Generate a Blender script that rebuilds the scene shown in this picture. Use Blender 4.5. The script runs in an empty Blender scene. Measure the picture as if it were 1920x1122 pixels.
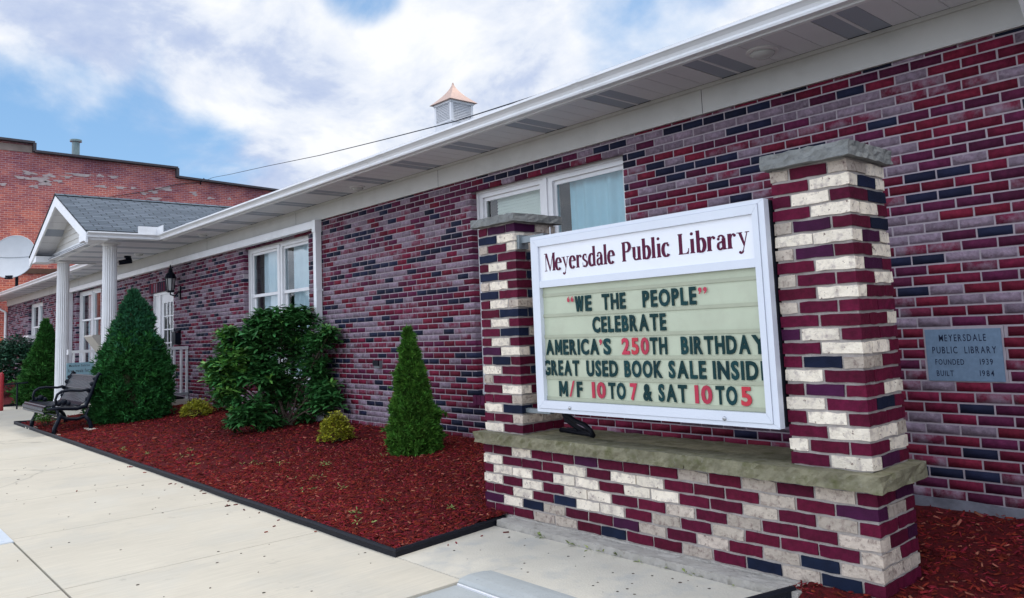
import bpy, math, random
import numpy as np
from mathutils import Vector, Matrix
rnd = random.Random(7)
nrs = np.random.RandomState(11)
SC = bpy.context.scene
COL = SC.collection
rad = math.radians

# ------------------------------------------------------------------ camera
CAM_POS = (1.6373, -3.6445, 1.298)
YAW, PITCH, ROLL = 0.842, 0.0997, -0.0418
FPX, CYPX = 1448.98, 471.70
def cam_axes():
    y, p, r = YAW, PITCH, ROLL
    f = Vector((-math.sin(y)*math.cos(p), math.cos(y)*math.cos(p), math.sin(p)))
    rt = Vector((math.cos(y), math.sin(y), 0)); up = rt.cross(f)
    c, s = math.cos(r), math.sin(r)
    return c*rt + s*up, c*up - s*rt, f
R_, U_, F_ = cam_axes()
cam = bpy.data.cameras.new("camera"); camo = bpy.data.objects.new("camera", cam); COL.objects.link(camo)
m = Matrix(((R_.x, U_.x, -F_.x, CAM_POS[0]), (R_.y, U_.y, -F_.y, CAM_POS[1]), (R_.z, U_.z, -F_.z, CAM_POS[2]), (0, 0, 0, 1)))
camo.matrix_world = m
cam.sensor_width = 36.0; cam.lens = FPX/1920*36.0
cam.shift_y = (CYPX-561.0)/1920.0
cam.clip_end = 2000; cam.clip_start = 0.05
SC.camera = camo
def ray(px, py):
    return (R_*((px-960)/FPX) + U_*((CYPX-py)/FPX) + F_)
def on(px, py, ax, val):
    d = ray(px, py); t = (val-CAM_POS[ax])/d[ax]
    return Vector(CAM_POS) + d*t

# ------------------------------------------------------------------ light
SUN_EL, SUN_AZ = 66.0, 37.0         # azimuth from +Y towards +X
SC.view_settings.view_transform = 'Standard'; SC.view_settings.look = 'None'
SC.view_settings.exposure = 0.62; SC.view_settings.gamma = 1.0
sd = Vector((math.cos(rad(SUN_EL))*math.sin(rad(SUN_AZ)), math.cos(rad(SUN_EL))*math.cos(rad(SUN_AZ)), math.sin(rad(SUN_EL))))
sl = bpy.data.lights.new("sun", 'SUN'); sl.energy = 1.25; sl.angle = rad(24); sl.color = (1.0, 0.95, 0.87)
so = bpy.data.objects.new("sun", sl); COL.objects.link(so); so.rotation_euler = (-sd).to_track_quat('-Z', 'Y').to_euler(); so.location = (0, 0, 30)

W = bpy.data.worlds.new("World"); SC.world = W; W.use_nodes = True
nt = W.node_tree; nt.nodes.clear()
def N(nt, t, **k):
    n = nt.nodes.new(t)
    for a, b in k.items():
        if a.startswith('i_'):
            key = a[2:]; key = int(key) if key.isdigit() else key.replace('_', ' ')
            n.inputs[key].default_value = b
        else: setattr(n, a, b)
    return n
def L(nt, a, b): nt.links.new(a, b)
def ramp(nt, stops, interp='LINEAR'):
    n = nt.nodes.new('ShaderNodeValToRGB'); cr = n.color_ramp; cr.interpolation = interp
    while len(cr.elements) > 1: cr.elements.remove(cr.elements[-1])
    for i, (p, c) in enumerate(stops):
        e = cr.elements[0] if i == 0 else cr.elements.new(p)
        e.position = p; e.color = (*c, 1) if len(c) == 3 else c
    return n
def mixc(nt, fac, a, b, mode='MIX'):
    n = nt.nodes.new('ShaderNodeMix'); n.data_type = 'RGBA'; n.blend_type = mode
    for sock, val in ((n.inputs[0], fac), (n.inputs[6], a), (n.inputs[7], b)):
        if hasattr(val, 'links'): nt.links.new(val, sock)
        elif isinstance(val, (int, float)): sock.default_value = val
        else: sock.default_value = (*val, 1) if len(val) == 3 else val
    return n.outputs[2]
def mth(nt, op, a, b=None, c=None):
    n = nt.nodes.new('ShaderNodeMath'); n.operation = op
    for i, v in enumerate((a, b, c)):
        if v is None: continue
        if hasattr(v, 'links'): nt.links.new(v, n.inputs[i])
        else: n.inputs[i].default_value = v
    return n.outputs[0]
out = N(nt, 'ShaderNodeOutputWorld')
sky = N(nt, 'ShaderNodeTexSky', sky_type='NISHITA', sun_disc=False, sun_elevation=rad(SUN_EL), sun_rotation=rad(SUN_AZ), air_density=1.0, dust_density=0.6, ozone_density=1.6)
bg1 = N(nt, 'ShaderNodeBackground', i_1=0.085)
skyc = mixc(nt, 0.35, sky.outputs[0], (2.5, 5.6, 9.8)) 
L(nt, skyc, bg1.inputs[0])
tc = N(nt, 'ShaderNodeTexCoord')
sep = N(nt, 'ShaderNodeSeparateXYZ'); L(nt, tc.outputs['Generated'], sep.inputs[0])
zz = mth(nt, 'ADD', mth(nt, 'MAXIMUM', sep.outputs[2], 0.0), 0.42)
px_ = mth(nt, 'DIVIDE', sep.outputs[0], zz); py_ = mth(nt, 'DIVIDE', sep.outputs[1], zz)
cmb = N(nt, 'ShaderNodeCombineXYZ'); L(nt, px_, cmb.inputs[0]); L(nt, py_, cmb.inputs[1])
mp = N(nt, 'ShaderNodeMapping'); L(nt, cmb.outputs[0], mp.inputs[0])
mp.inputs['Location'].default_value = (2.3, 0.4, 0.0)
n1 = N(nt, 'ShaderNodeTexNoise', i_Scale=2.1, i_Detail=12.0, i_Roughness=0.55, i_Distortion=0.25); L(nt, mp.outputs[0], n1.inputs['Vector'])
n2 = N(nt, 'ShaderNodeTexNoise', i_Scale=3.6, i_Detail=12.0, i_Roughness=0.60, i_Distortion=0.3); L(nt, mp.outputs[0], n2.inputs['Vector'])
def dirmask(px, py, inner, outer):
    d = ray(px, py).normalized()
    vd = N(nt, 'ShaderNodeVectorMath', operation='DOT_PRODUCT'); L(nt, tc.outputs['Generated'], vd.inputs[0]); vd.inputs[1].default_value = d
    mr = N(nt, 'ShaderNodeMapRange', interpolation_type='SMOOTHSTEP'); L(nt, vd.outputs['Value'], mr.inputs[0])
    mr.inputs[1].default_value = math.cos(rad(outer)); mr.inputs[2].default_value = math.cos(rad(inner))
    return mr.outputs[0]
hole = dirmask(170, 225, 0.5, 9.5)
hole = mth(nt, 'MAXIMUM', hole, mth(nt, 'MULTIPLY', dirmask(330, 300, 1.0, 7.5), 0.85))
hole = mth(nt, 'MAXIMUM', hole, mth(nt, 'MULTIPLY', dirmask(690, -40, 0.2, 5.0), 1.0))
hole = mth(nt, 'MAXIMUM', hole, mth(nt, 'MULTIPLY', dirmask(1130, -15, 0.2, 5.0), 0.50))
fill = mth(nt, 'MAXIMUM', dirmask(720, 150, 5.0, 20.0), dirmask(60, 20, 1.0, 9.0))
cov = mth(nt, 'ADD', n1.outputs[0], mth(nt, 'MULTIPLY', fill, 0.16))
cov = mth(nt, 'SUBTRACT', cov, mth(nt, 'MULTIPLY', hole, 0.25))
cm = N(nt, 'ShaderNodeMapRange', interpolation_type='SMOOTHSTEP'); L(nt, cov, cm.inputs[0])
cm.inputs[1].default_value = 0.36; cm.inputs[2].default_value = 0.56
lightc = ramp(nt, [(0.38, (0.46, 0.57, 0.84)), (0.47, (0.62, 0.71, 0.92)), (0.53, (0.84, 0.90, 1.02)), (0.62, (1.04, 1.06, 1.10))])
lf = mth(nt, 'ADD', mth(nt, 'MULTIPLY', n2.outputs[0], 0.85), mth(nt, 'MULTIPLY', n1.outputs[0], 0.19))
lf = mth(nt, 'ADD', lf, mth(nt, 'MULTIPLY', dirmask(1150, 150, 2.0, 30.0), 0.06))
L(nt, lf, lightc.inputs[0])
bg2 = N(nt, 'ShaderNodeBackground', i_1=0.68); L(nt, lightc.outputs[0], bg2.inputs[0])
# unseen street-side sky, brightened and tinted as added fill for the front faces
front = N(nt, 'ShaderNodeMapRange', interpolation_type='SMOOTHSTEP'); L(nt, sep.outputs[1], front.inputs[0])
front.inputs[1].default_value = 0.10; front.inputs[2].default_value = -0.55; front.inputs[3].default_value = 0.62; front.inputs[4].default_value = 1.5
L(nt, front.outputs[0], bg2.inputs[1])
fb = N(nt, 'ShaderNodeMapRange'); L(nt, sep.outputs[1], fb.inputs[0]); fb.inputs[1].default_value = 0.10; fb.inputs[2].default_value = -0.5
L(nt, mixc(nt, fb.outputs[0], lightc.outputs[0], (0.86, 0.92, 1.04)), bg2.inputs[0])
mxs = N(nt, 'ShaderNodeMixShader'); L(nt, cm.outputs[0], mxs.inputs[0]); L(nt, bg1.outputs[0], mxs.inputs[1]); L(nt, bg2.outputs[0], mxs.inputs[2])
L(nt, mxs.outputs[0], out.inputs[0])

# ------------------------------------------------------------------ materials
MATS = {}
def mat(name, col, rough=0.7, var=0.0, vscale=6.0, bump=0.0, bscale=40.0, metal=0.0, island=0.0, stain=None, spec=0.5, coat=0.0, detail=6.0):
    """procedural Principled: base colour with noise variation, per-island variation, optional stain (colour, scale, lo, hi), bump"""
    if name in MATS: return MATS[name]
    mt = bpy.data.materials.new(name); mt.use_nodes = True; t = mt.node_tree
    b = t.nodes['Principled BSDF']; b.inputs['Roughness'].default_value = rough; b.inputs['Metallic'].default_value = metal
    b.inputs['Specular IOR Level'].default_value = spec if rough < 0.68 else min(spec, 0.15); b.inputs['Coat Weight'].default_value = coat
    tc = N(t, 'ShaderNodeTexCoord'); o = tc.outputs['Object']
    c = None
    rgb = N(t, 'ShaderNodeRGB'); rgb.outputs[0].default_value = (*col, 1); c = rgb.outputs[0]
    if var:
        nz = N(t, 'ShaderNodeTexNoise', i_Scale=vscale, i_Detail=detail, i_Roughness=0.6); L(t, o, nz.inputs['Vector'])
        mr = N(t, 'ShaderNodeMapRange'); L(t, nz.outputs[0], mr.inputs[0]); mr.inputs[1].default_value = 0.25; mr.inputs[2].default_value = 0.75
        mr.inputs[3].default_value = 1-var; mr.inputs[4].default_value = 1+var
        hs = N(t, 'ShaderNodeHueSaturation'); L(t, c, hs.inputs['Color']); L(t, mr.outputs[0], hs.inputs['Value']); c = hs.outputs[0]
    if island:
        g = N(t, 'ShaderNodeNewGeometry'); mr = N(t, 'ShaderNodeMapRange'); L(t, g.outputs['Random Per Island'], mr.inputs[0])
        mr.inputs[3].default_value = 1-island; mr.inputs[4].default_value = 1+island
        hs = N(t, 'ShaderNodeHueSaturation'); L(t, c, hs.inputs['Color']); L(t, mr.outputs[0], hs.inputs['Value'])
        m2 = N(t, 'ShaderNodeMapRange'); fr = mth(t, 'FRACT', mth(t, 'MULTIPLY', g.outputs['Random Per Island'], 17.3)); L(t, fr, m2.inputs[0])
        m2.inputs[3].default_value = 0.5-island*0.022; m2.inputs[4].default_value = 0.5+island*0.022; L(t, m2.outputs[0], hs.inputs['Hue'])
        c = hs.outputs[0]
    if stain:
        for (scol, sscale, lo, hi) in (stain if isinstance(stain, list) else [stain]):
            nz = N(t, 'ShaderNodeTexNoise', i_Scale=sscale, i_Detail=7.0, i_Roughness=0.65); L(t, o, nz.inputs['Vector'])
            mr = N(t, 'ShaderNodeMapRange'); L(t, nz.outputs[0], mr.inputs[0]); mr.inputs[1].default_value = lo; mr.inputs[2].default_value = hi
            c = mixc(t, mr.outputs[0], c, scol)
    L(t, c, b.inputs['Base Color'])
    if bump:
        nz = N(t, 'ShaderNodeTexNoise', i_Scale=bscale, i_Detail=8.0, i_Roughness=0.6); L(t, o, nz.inputs['Vector'])
        bp = N(t, 'ShaderNodeBump', i_Strength=bump, i_Distance=0.01); L(t, nz.outputs[0], bp.inputs['Height']); L(t, bp.outputs[0], b.inputs['Normal'])
    MATS[name] = mt
    return mt
M = {}
# library wall bricks
M['b_red'] = mat('brick_red', (0.128, 0.010, 0.029), 0.75, 0.40, 26, 0.35, 90, island=0.28, stain=((0.20, 0.11, 0.14), 9, 0.64, 0.84))
M['b_maroon'] = mat('brick_maroon', (0.082, 0.012, 0.040), 0.75, 0.38, 26, 0.35, 90, island=0.3, stain=((0.17, 0.12, 0.15), 9, 0.66, 0.86))
M['b_navy'] = mat('brick_navy', (0.012, 0.014, 0.036), 0.75, 0.25, 14, 0.3, 90, island=0.35)
M['b_grey'] = mat('brick_grey', (0.215, 0.160, 0.205), 0.85, 0.38, 26, 0.8, 45, island=0.22, stain=[((0.13, 0.07, 0.10), 30, 0.54, 0.76), ((0.37, 0.30, 0.35), 16, 0.57, 0.74)])
M['b_mix'] = mat('brick_flashed', (0.14, 0.020, 0.044), 0.8, 0.35, 24, 0.5, 60, island=0.2, stain=((0.25, 0.18, 0.23), 6.5, 0.44, 0.64))
M['mortar'] = mat('mortar_grey', (0.35, 0.30, 0.33), 0.95, 0.12, 25, 0.3, 150)
# sign bricks
M['s_red'] = mat('sign_brick_maroon', (0.084, 0.0045, 0.022), 0.75, 0.36, 30, 0.3, 110, island=0.25)
M['s_purple'] = mat('sign_brick_purple', (0.045, 0.006, 0.034), 0.7, 0.25, 14, 0.3, 110, island=0.2)
M['s_white'] = mat('sign_brick_white', (0.80, 0.71, 0.585), 0.85, 0.16, 16, 0.7, 70, island=0.10, stain=[((0.38, 0.32, 0.30), 22, 0.50, 0.72), ((0.10, 0.05, 0.05), 48, 0.60, 0.68)])
M['s_grey'] = mat('sign_brick_weathered', (0.47, 0.40, 0.335), 0.9, 0.2, 20, 0.8, 60, island=0.2, stain=[((0.17, 0.12, 0.11), 30, 0.5, 0.72), ((0.07, 0.045, 0.045), 60, 0.62, 0.70)])
M['s_navy'] = mat('sign_brick_navy', (0.007, 0.012, 0.033), 0.75, 0.3, 14, 0.3, 110, island=0.2)
M['s_mortar'] = mat('sign_mortar', (0.37, 0.335, 0.315), 0.95, 0.15, 30, 0.6, 90)
M['stone_ledge'] = mat('ledge_sandstone', (0.20, 0.185, 0.125), 0.9, 0.32, 9, 1.0, 35, stain=[((0.10, 0.10, 0.045), 14, 0.48, 0.72), ((0.33, 0.31, 0.27), 24, 0.62, 0.78)])
M['stone_cap'] = mat('cap_sandstone', (0.20, 0.205, 0.20), 0.9, 0.25, 10, 0.9, 40, stain=[((0.12, 0.125, 0.13), 26, 0.52, 0.72), ((0.32, 0.31, 0.31), 30, 0.6, 0.75)])
M['foundation'] = mat('foundation_concrete', (0.17, 0.17, 0.20), 0.95, 0.3, 7, 0.9, 25)
# trim
M['white'] = mat('white_aluminium', (0.78, 0.79, 0.82), 0.35, 0.05, 3, stain=[((0.66, 0.67, 0.68), 3.5, 0.52, 0.80), ((0.50, 0.50, 0.48), 9, 0.68, 0.82)])
M['white_paint'] = mat('white_paint', (0.74, 0.74, 0.76), 0.45, 0.06, 4)
M['beige'] = mat('beige_trim', (0.52, 0.51, 0.49), 0.5, 0.06, 3, stain=((0.44, 0.43, 0.41), 2.5, 0.52, 0.78))
M['soffit'] = mat('soffit_vinyl', (0.70, 0.71, 0.76), 0.5, 0.04, 3)
M['vent'] = mat('soffit_perforated', (0.34, 0.38, 0.46), 0.6, 0.1, 200)
M['dark_gap'] = mat('dark_gap', (0.02, 0.02, 0.022), 0.9)
M['siding'] = mat('vinyl_siding', (0.62, 0.60, 0.57), 0.5, 0.04, 3)
M['sign_alu'] = mat('sign_frame_aluminium', (0.66, 0.69, 0.76), 0.38, 0.03, 4, metal=0.0, spec=0.6)
M['sign_panel'] = mat('sign_header_panel', (0.80, 0.81, 0.86), 0.3, 0.02, 4)
M['sign_board'] = mat('sign_letter_panel', (0.475, 0.515, 0.385), 0.4, 0.08, 3, stain=((0.42, 0.44, 0.33), 5, 0.5, 0.8))
M['sign_track'] = mat('sign_letter_track', (0.375, 0.395, 0.29), 0.4, 0.10, 6)
M['sign_dark'] = mat('sign_cabinet_dark', (0.012, 0.014, 0.022), 0.4)
M['letter_green'] = mat('letter_dark_green', (0.005, 0.034, 0.038), 0.5, island=0.35, spec=0.15)
M['letter_red'] = mat('letter_red', (0.42, 0.018, 0.045), 0.35, island=0.2)
M['letter_maroon'] = mat('letter_maroon', (0.085, 0.003, 0.032), 0.5, spec=0.2)
M['glass'] = None
def glassmat():
    mt = bpy.data.materials.new('window_glass'); mt.use_nodes = True; t = mt.node_tree; t.nodes.remove(t.nodes['Principled BSDF'])
    o = t.nodes['Material Output']
    tr = N(t, 'ShaderNodeBsdfTransparent'); tr.inputs[0].default_value = (0.80, 0.88, 0.90, 1)
    gl = N(t, 'ShaderNodeBsdfGlossy'); gl.inputs['Roughness'].default_value = 0.02
    fr = N(t, 'ShaderNodeFresnel', i_IOR=1.5)
    f2 = mth(t, 'MULTIPLY', fr.outputs[0], 1.4)
    mx = N(t, 'ShaderNodeMixShader'); L(t, f2, mx.inputs[0]); L(t, tr.outputs[0], mx.inputs[1]); L(t, gl.outputs[0], mx.inputs[2]); L(t, mx.outputs[0], o.inputs[0])
    return mt
M['glass'] = glassmat()
M['curtain_blue'] = mat('curtain_pale_blue', (0.55, 0.78, 0.86), 0.9, 0.08, 3)
M['curtain_white'] = mat('curtain_white', (0.78, 0.85, 0.90), 0.9, 0.06, 3)
M['blind'] = mat('blind_cream', (0.88, 0.88, 0.78), 0.6, 0.05, 4)
M['interior'] = mat('interior_dark', (0.05, 0.06, 0.07), 0.9)
M['black_metal'] = mat('black_powdercoat', (0.005, 0.008, 0.016), 0.38, 0.15, 20, spec=0.16)
M['black_plastic'] = mat('black_plastic', (0.007, 0.008, 0.014), 0.6, 0.2, 20, 0.2, 40, spec=0.2)
M['grey_metal'] = mat('grey_metal', (0.20, 0.23, 0.25), 0.4, 0.15, 10, metal=0.3)
M['copper'] = mat('copper_roof', (0.56, 0.39, 0.32), 0.5, 0.14, 8, metal=0.3)
M['steel'] = mat('bolt_steel', (0.45, 0.46, 0.48), 0.3, metal=0.9)
M['dish'] = mat('dish_grey', (0.50, 0.52, 0.55), 0.5, 0.05, 3)
M['red_paint'] = mat('red_paint', (0.33, 0.018, 0.03), 0.35, 0.08, 8)
M['plaque'] = mat('plaque_bluestone', (0.15, 0.215, 0.30), 0.8, 0.12, 30, 0.2, 200)
M['plaque_ink'] = mat('plaque_incised', (0.015, 0.02, 0.05), 0.9)
M['lamp_glass'] = mat('lantern_glass', (0.55, 0.56, 0.56), 0.15)
M['yard_sign'] = mat('board_blue', (0.22, 0.36, 0.43), 0.5, 0.06, 5)
M['concrete'] = mat('sidewalk_concrete', (0.53, 0.485, 0.40), 0.92, 0.07, 1.1, 0.25, 160, stain=[((0.43, 0.41, 0.36), 1.6, 0.50, 0.78), ((0.33, 0.31, 0.28), 60, 0.68, 0.76), ((0.58, 0.54, 0.455), 0.8, 0.52, 0.75), ((0.36, 0.33, 0.28), 5.5, 0.66, 0.80)])
def broom(mt, sx, sy, amt):
    t = mt.node_tree; b = t.nodes['Principled BSDF']; src = b.inputs['Base Color'].links[0].from_socket
    tc = N(t, 'ShaderNodeTexCoord'); mp = N(t, 'ShaderNodeMapping'); mp.inputs['Scale'].default_value = (sx, sy, 1.0); L(t, tc.outputs['Object'], mp.inputs[0])
    nz = N(t, 'ShaderNodeTexNoise', i_Scale=1.0, i_Detail=5.0, i_Roughness=0.7); L(t, mp.outputs[0], nz.inputs['Vector'])
    mr = N(t, 'ShaderNodeMapRange'); L(t, nz.outputs[0], mr.inputs[0]); mr.inputs[1].default_value = 0.3; mr.inputs[2].default_value = 0.7; mr.inputs[3].default_value = 1-amt; mr.inputs[4].default_value = 1+amt
    hs = N(t, 'ShaderNodeHueSaturation'); L(t, src, hs.inputs['Color']); L(t, mr.outputs[0], hs.inputs['Value'])
    # fine hairline cracks
    vo = N(t, 'ShaderNodeTexVoronoi', feature='DISTANCE_TO_EDGE', i_Scale=0.16); n4 = N(t, 'ShaderNodeTexNoise', i_Scale=1.3, i_Detail=6.0)
    L(t, tc.outputs['Object'], n4.inputs['Vector']); mv = mixc(t, 0.35, tc.outputs['Object'], n4.outputs['Color']); L(t, mv, vo.inputs['Vector'])
    cr = N(t, 'ShaderNodeMapRange'); L(t, vo.outputs['Distance'], cr.inputs[0]); cr.inputs[1].default_value = 0.0006; cr.inputs[2].default_value = 0.0016; cr.inputs[3].default_value = 0.35; cr.inputs[4].default_value = 0.0
    c = mixc(t, cr.outputs[0], hs.outputs[0], (0.22, 0.20, 0.17)); L(t, c, b.inputs['Base Color'])
broom(M['concrete'], 55.0, 3.0, 0.075)
M['concrete_pad'] = mat('pad_concrete', (0.57, 0.53, 0.45), 0.95, 0.10, 3, 0.5, 90, stain=[((0.36, 0.35, 0.33), 60, 0.62, 0.76), ((0.42, 0.42, 0.40), 4, 0.5, 0.75)])
M['concrete_grey'] = mat('apron_concrete_grey', (0.36, 0.38, 0.38), 0.95, 0.10, 5, 0.4, 90, stain=((0.26, 0.27, 0.28), 50, 0.6, 0.75))
M['footing'] = mat('footing_concrete', (0.40, 0.375, 0.34), 0.95, 0.18, 5, 0.8, 50, stain=((0.25, 0.23, 0.2), 18, 0.55, 0.75))
M['asphalt'] = mat('road_asphalt', (0.06, 0.06, 0.062), 0.95, 0.15, 3, 0.4, 60)
M['ground'] = mat('ground_soil', (0.10, 0.10, 0.08), 0.95, 0.2, 2)
M['mulch'] = mat('mulch_red', (0.085, 0.006, 0.008), 0.95, 0.45, 40, 1.0, 55, stain=((0.03, 0.006, 0.008), 24, 0.5, 0.68))
M['chips'] = mat('mulch_chips', (0.140, 0.011, 0.010), 0.9, 0.3, 50, island=0.7)
M['chips_pale'] = mat('mulch_chips_pale', (0.30, 0.10, 0.065), 0.9, 0.3, 50, island=0.4)
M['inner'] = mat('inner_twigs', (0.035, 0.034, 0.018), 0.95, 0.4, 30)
M['bark'] = mat('bark', (0.10, 0.075, 0.06), 0.95, 0.3, 30, 0.8, 60)
M['vinyl_rail'] = mat('white_vinyl', (0.72, 0.72, 0.74), 0.4)
M['grey_board'] = mat('grey_composite', (0.34, 0.35, 0.38), 0.6, 0.1, 10)
M['beige_metal'] = mat('beige_metal', (0.43, 0.40, 0.36), 0.45, 0.06, 6)
def leafmat(name, col, isl=0.45, rough=0.5, spec=0.4, trans=0.15):
    mt = mat(name, col, rough, 0.45, 13, island=isl, spec=spec, detail=2.0)
    return mt
M['needle_small'] = leafmat('needles_bright', (0.060, 0.165, 0.022), 0.55, 0.7, 0.2)
M['needle_spruce'] = leafmat('needles_spruce', (0.026, 0.125, 0.030), 0.5, 0.7, 0.2)
M['needle_blue'] = leafmat('needles_blue', (0.026, 0.112, 0.054), 0.5, 0.7, 0.2)
M['needle_dark'] = leafmat('needles_mid', (0.030, 0.115, 0.022), 0.5, 0.7, 0.2)
M['rhodo'] = leafmat('rhododendron_leaf', (0.042, 0.150, 0.040), 0.5, 0.36, 0.35)
M['rhodo_new'] = leafmat('rhododendron_new_leaf', (0.11, 0.27, 0.05), 0.35, 0.4, 0.5)
M['rhodo_dead'] = leafmat('dead_leaf', (0.13, 0.065, 0.025), 0.4, 0.8, 0.1)
M['yellow_leaf'] = leafmat('yellow_green_leaf', (0.30, 0.30, 0.022), 0.5, 0.5, 0.4)
M['hedge_leaf'] = leafmat('hedge_leaf', (0.014, 0.060, 0.032), 0.5, 0.5, 0.3)
M['weed'] = leafmat('weed_leaf', (0.20, 0.24, 0.07), 0.5, 0.6, 0.3)

def shinglemat():
    mt = bpy.data.materials.new('asphalt_shingles'); mt.use_nodes = True; t = mt.node_tree; b = t.nodes['Principled BSDF']
    uv = N(t, 'ShaderNodeUVMap')
    br = N(t, 'ShaderNodeTexBrick', offset=0.37, squash=1.0)
    br.inputs['Color1'].default_value = (0.050, 0.075, 0.105, 1); br.inputs['Color2'].default_value = (0.095, 0.130, 0.175, 1); br.inputs['Mortar'].default_value = (0.012, 0.020, 0.032, 1)
    br.inputs['Scale'].default_value = 1.0; br.inputs['Mortar Size'].default_value = 0.010; br.inputs['Mortar Smooth'].default_value = 0.2
    br.inputs['Brick Width'].default_value = 0.31; br.inputs['Row Height'].default_value = 0.135; br.inputs['Bias'].default_value = 0.1
    L(t, uv.outputs[0], br.inputs['Vector'])
    nz = N(t, 'ShaderNodeTexNoise', i_Scale=60.0, i_Detail=4.0); L(t, uv.outputs[0], nz.inputs['Vector'])
    c = mixc(t, 0.35, br.outputs[0], nz.outputs['Color'], 'OVERLAY')
    hs = N(t, 'ShaderNodeHueSaturation', i_Saturation=0.7); L(t, c, hs.inputs['Color'])
    L(t, hs.outputs[0], b.inputs['Base Color']); b.inputs['Roughness'].default_value = 0.9
    bp = N(t, 'ShaderNodeBump', i_Strength=0.6, i_Distance=0.01); L(t, br.outputs['Fac'], bp.inputs['Height']); bp.invert = True; L(t, bp.outputs[0], b.inputs['Normal'])
    return mt
M['shingle'] = shinglemat()
def oldbrickmat():
    mt = bpy.data.materials.new('old_red_brick'); mt.use_nodes = True; t = mt.node_tree; b = t.nodes['Principled BSDF']
    uv = N(t, 'ShaderNodeUVMap')
    br = N(t, 'ShaderNodeTexBrick', offset=0.5)
    br.inputs['Color1'].default_value = (0.50, 0.145, 0.105, 1); br.inputs['Color2'].default_value = (0.30, 0.072, 0.080, 1); br.inputs['Mortar'].default_value = (0.52, 0.34, 0.32, 1)
    br.inputs['Scale'].default_value = 1.0; br.inputs['Mortar Size'].default_value = 0.011; br.inputs['Mortar Smooth'].default_value = 0.3
    br.inputs['Brick Width'].default_value = 0.26; br.inputs['Row Height'].default_value = 0.094; br.inputs['Bias'].default_value = -0.1
    L(t, uv.outputs[0], br.inputs['Vector'])
    nz = N(t, 'ShaderNodeTexNoise', i_Scale=0.55, i_Detail=8.0, i_Roughness=0.6); L(t, uv.outputs[0], nz.inputs['Vector'])
    rp = ramp(t, [(0.30, (0.50, 0.46, 0.60)), (0.48, (0.95, 0.95, 1.0)), (0.66, (1.45, 1.45, 1.25))]); L(t, nz.outputs[0], rp.inputs[0])
    c = mixc(t, 1.0, br.outputs[0], rp.outputs[0], 'MULTIPLY')
    # darker and bluer near the parapet, more orange lower on the wall
    sp = N(t, 'ShaderNodeSeparateXYZ'); L(t, uv.outputs[0], sp.inputs[0])
    n3 = N(t, 'ShaderNodeTexNoise', i_Scale=0.9, i_Detail=6.0); L(t, uv.outputs[0], n3.inputs['Vector'])
    hgt = mth(t, 'ADD', sp.outputs[1], mth(t, 'MULTIPLY', n3.outputs[0], 3.0))
    rp2 = ramp(t, [(0.0, (1.25, 1.0, 0.8)), (0.45, (1.15, 1.0, 0.9)), (1.0, (0.72, 0.72, 0.88))])
    mr = N(t, 'ShaderNodeMapRange'); L(t, hgt, mr.inputs[0]); mr.inputs[1].default_value = 4.5; mr.inputs[2].default_value = 11.0; L(t, mr.outputs[0], rp2.inputs[0])
    c = mixc(t, 1.0, c, rp2.outputs[0], 'MULTIPLY')
    L(t, c, b.inputs['Base Color']); b.inputs['Roughness'].default_value = 0.9
    bp = N(t, 'ShaderNodeBump', i_Strength=0.5, i_Distance=0.01); L(t, br.outputs['Fac'], bp.inputs['Height']); bp.invert = True; L(t, bp.outputs[0], b.inputs['Normal'])
    return mt
M['old_brick'] = oldbrickmat()
M['plaster_patch'] = mat('plaster_patch', (0.42, 0.35, 0.35), 0.9, 0.25, 5, 0.4, 20)
M['coping'] = mat('coping_dark', (0.07, 0.065, 0.075), 0.7, 0.2, 4)
M['lintel_band'] = mat('stone_band', (0.13, 0.075, 0.055), 0.9, 0.2, 4)
M['vent_pipe'] = mat('vent_pipe_green', (0.16, 0.24, 0.25), 0.5, 0.15, 8)

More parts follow.
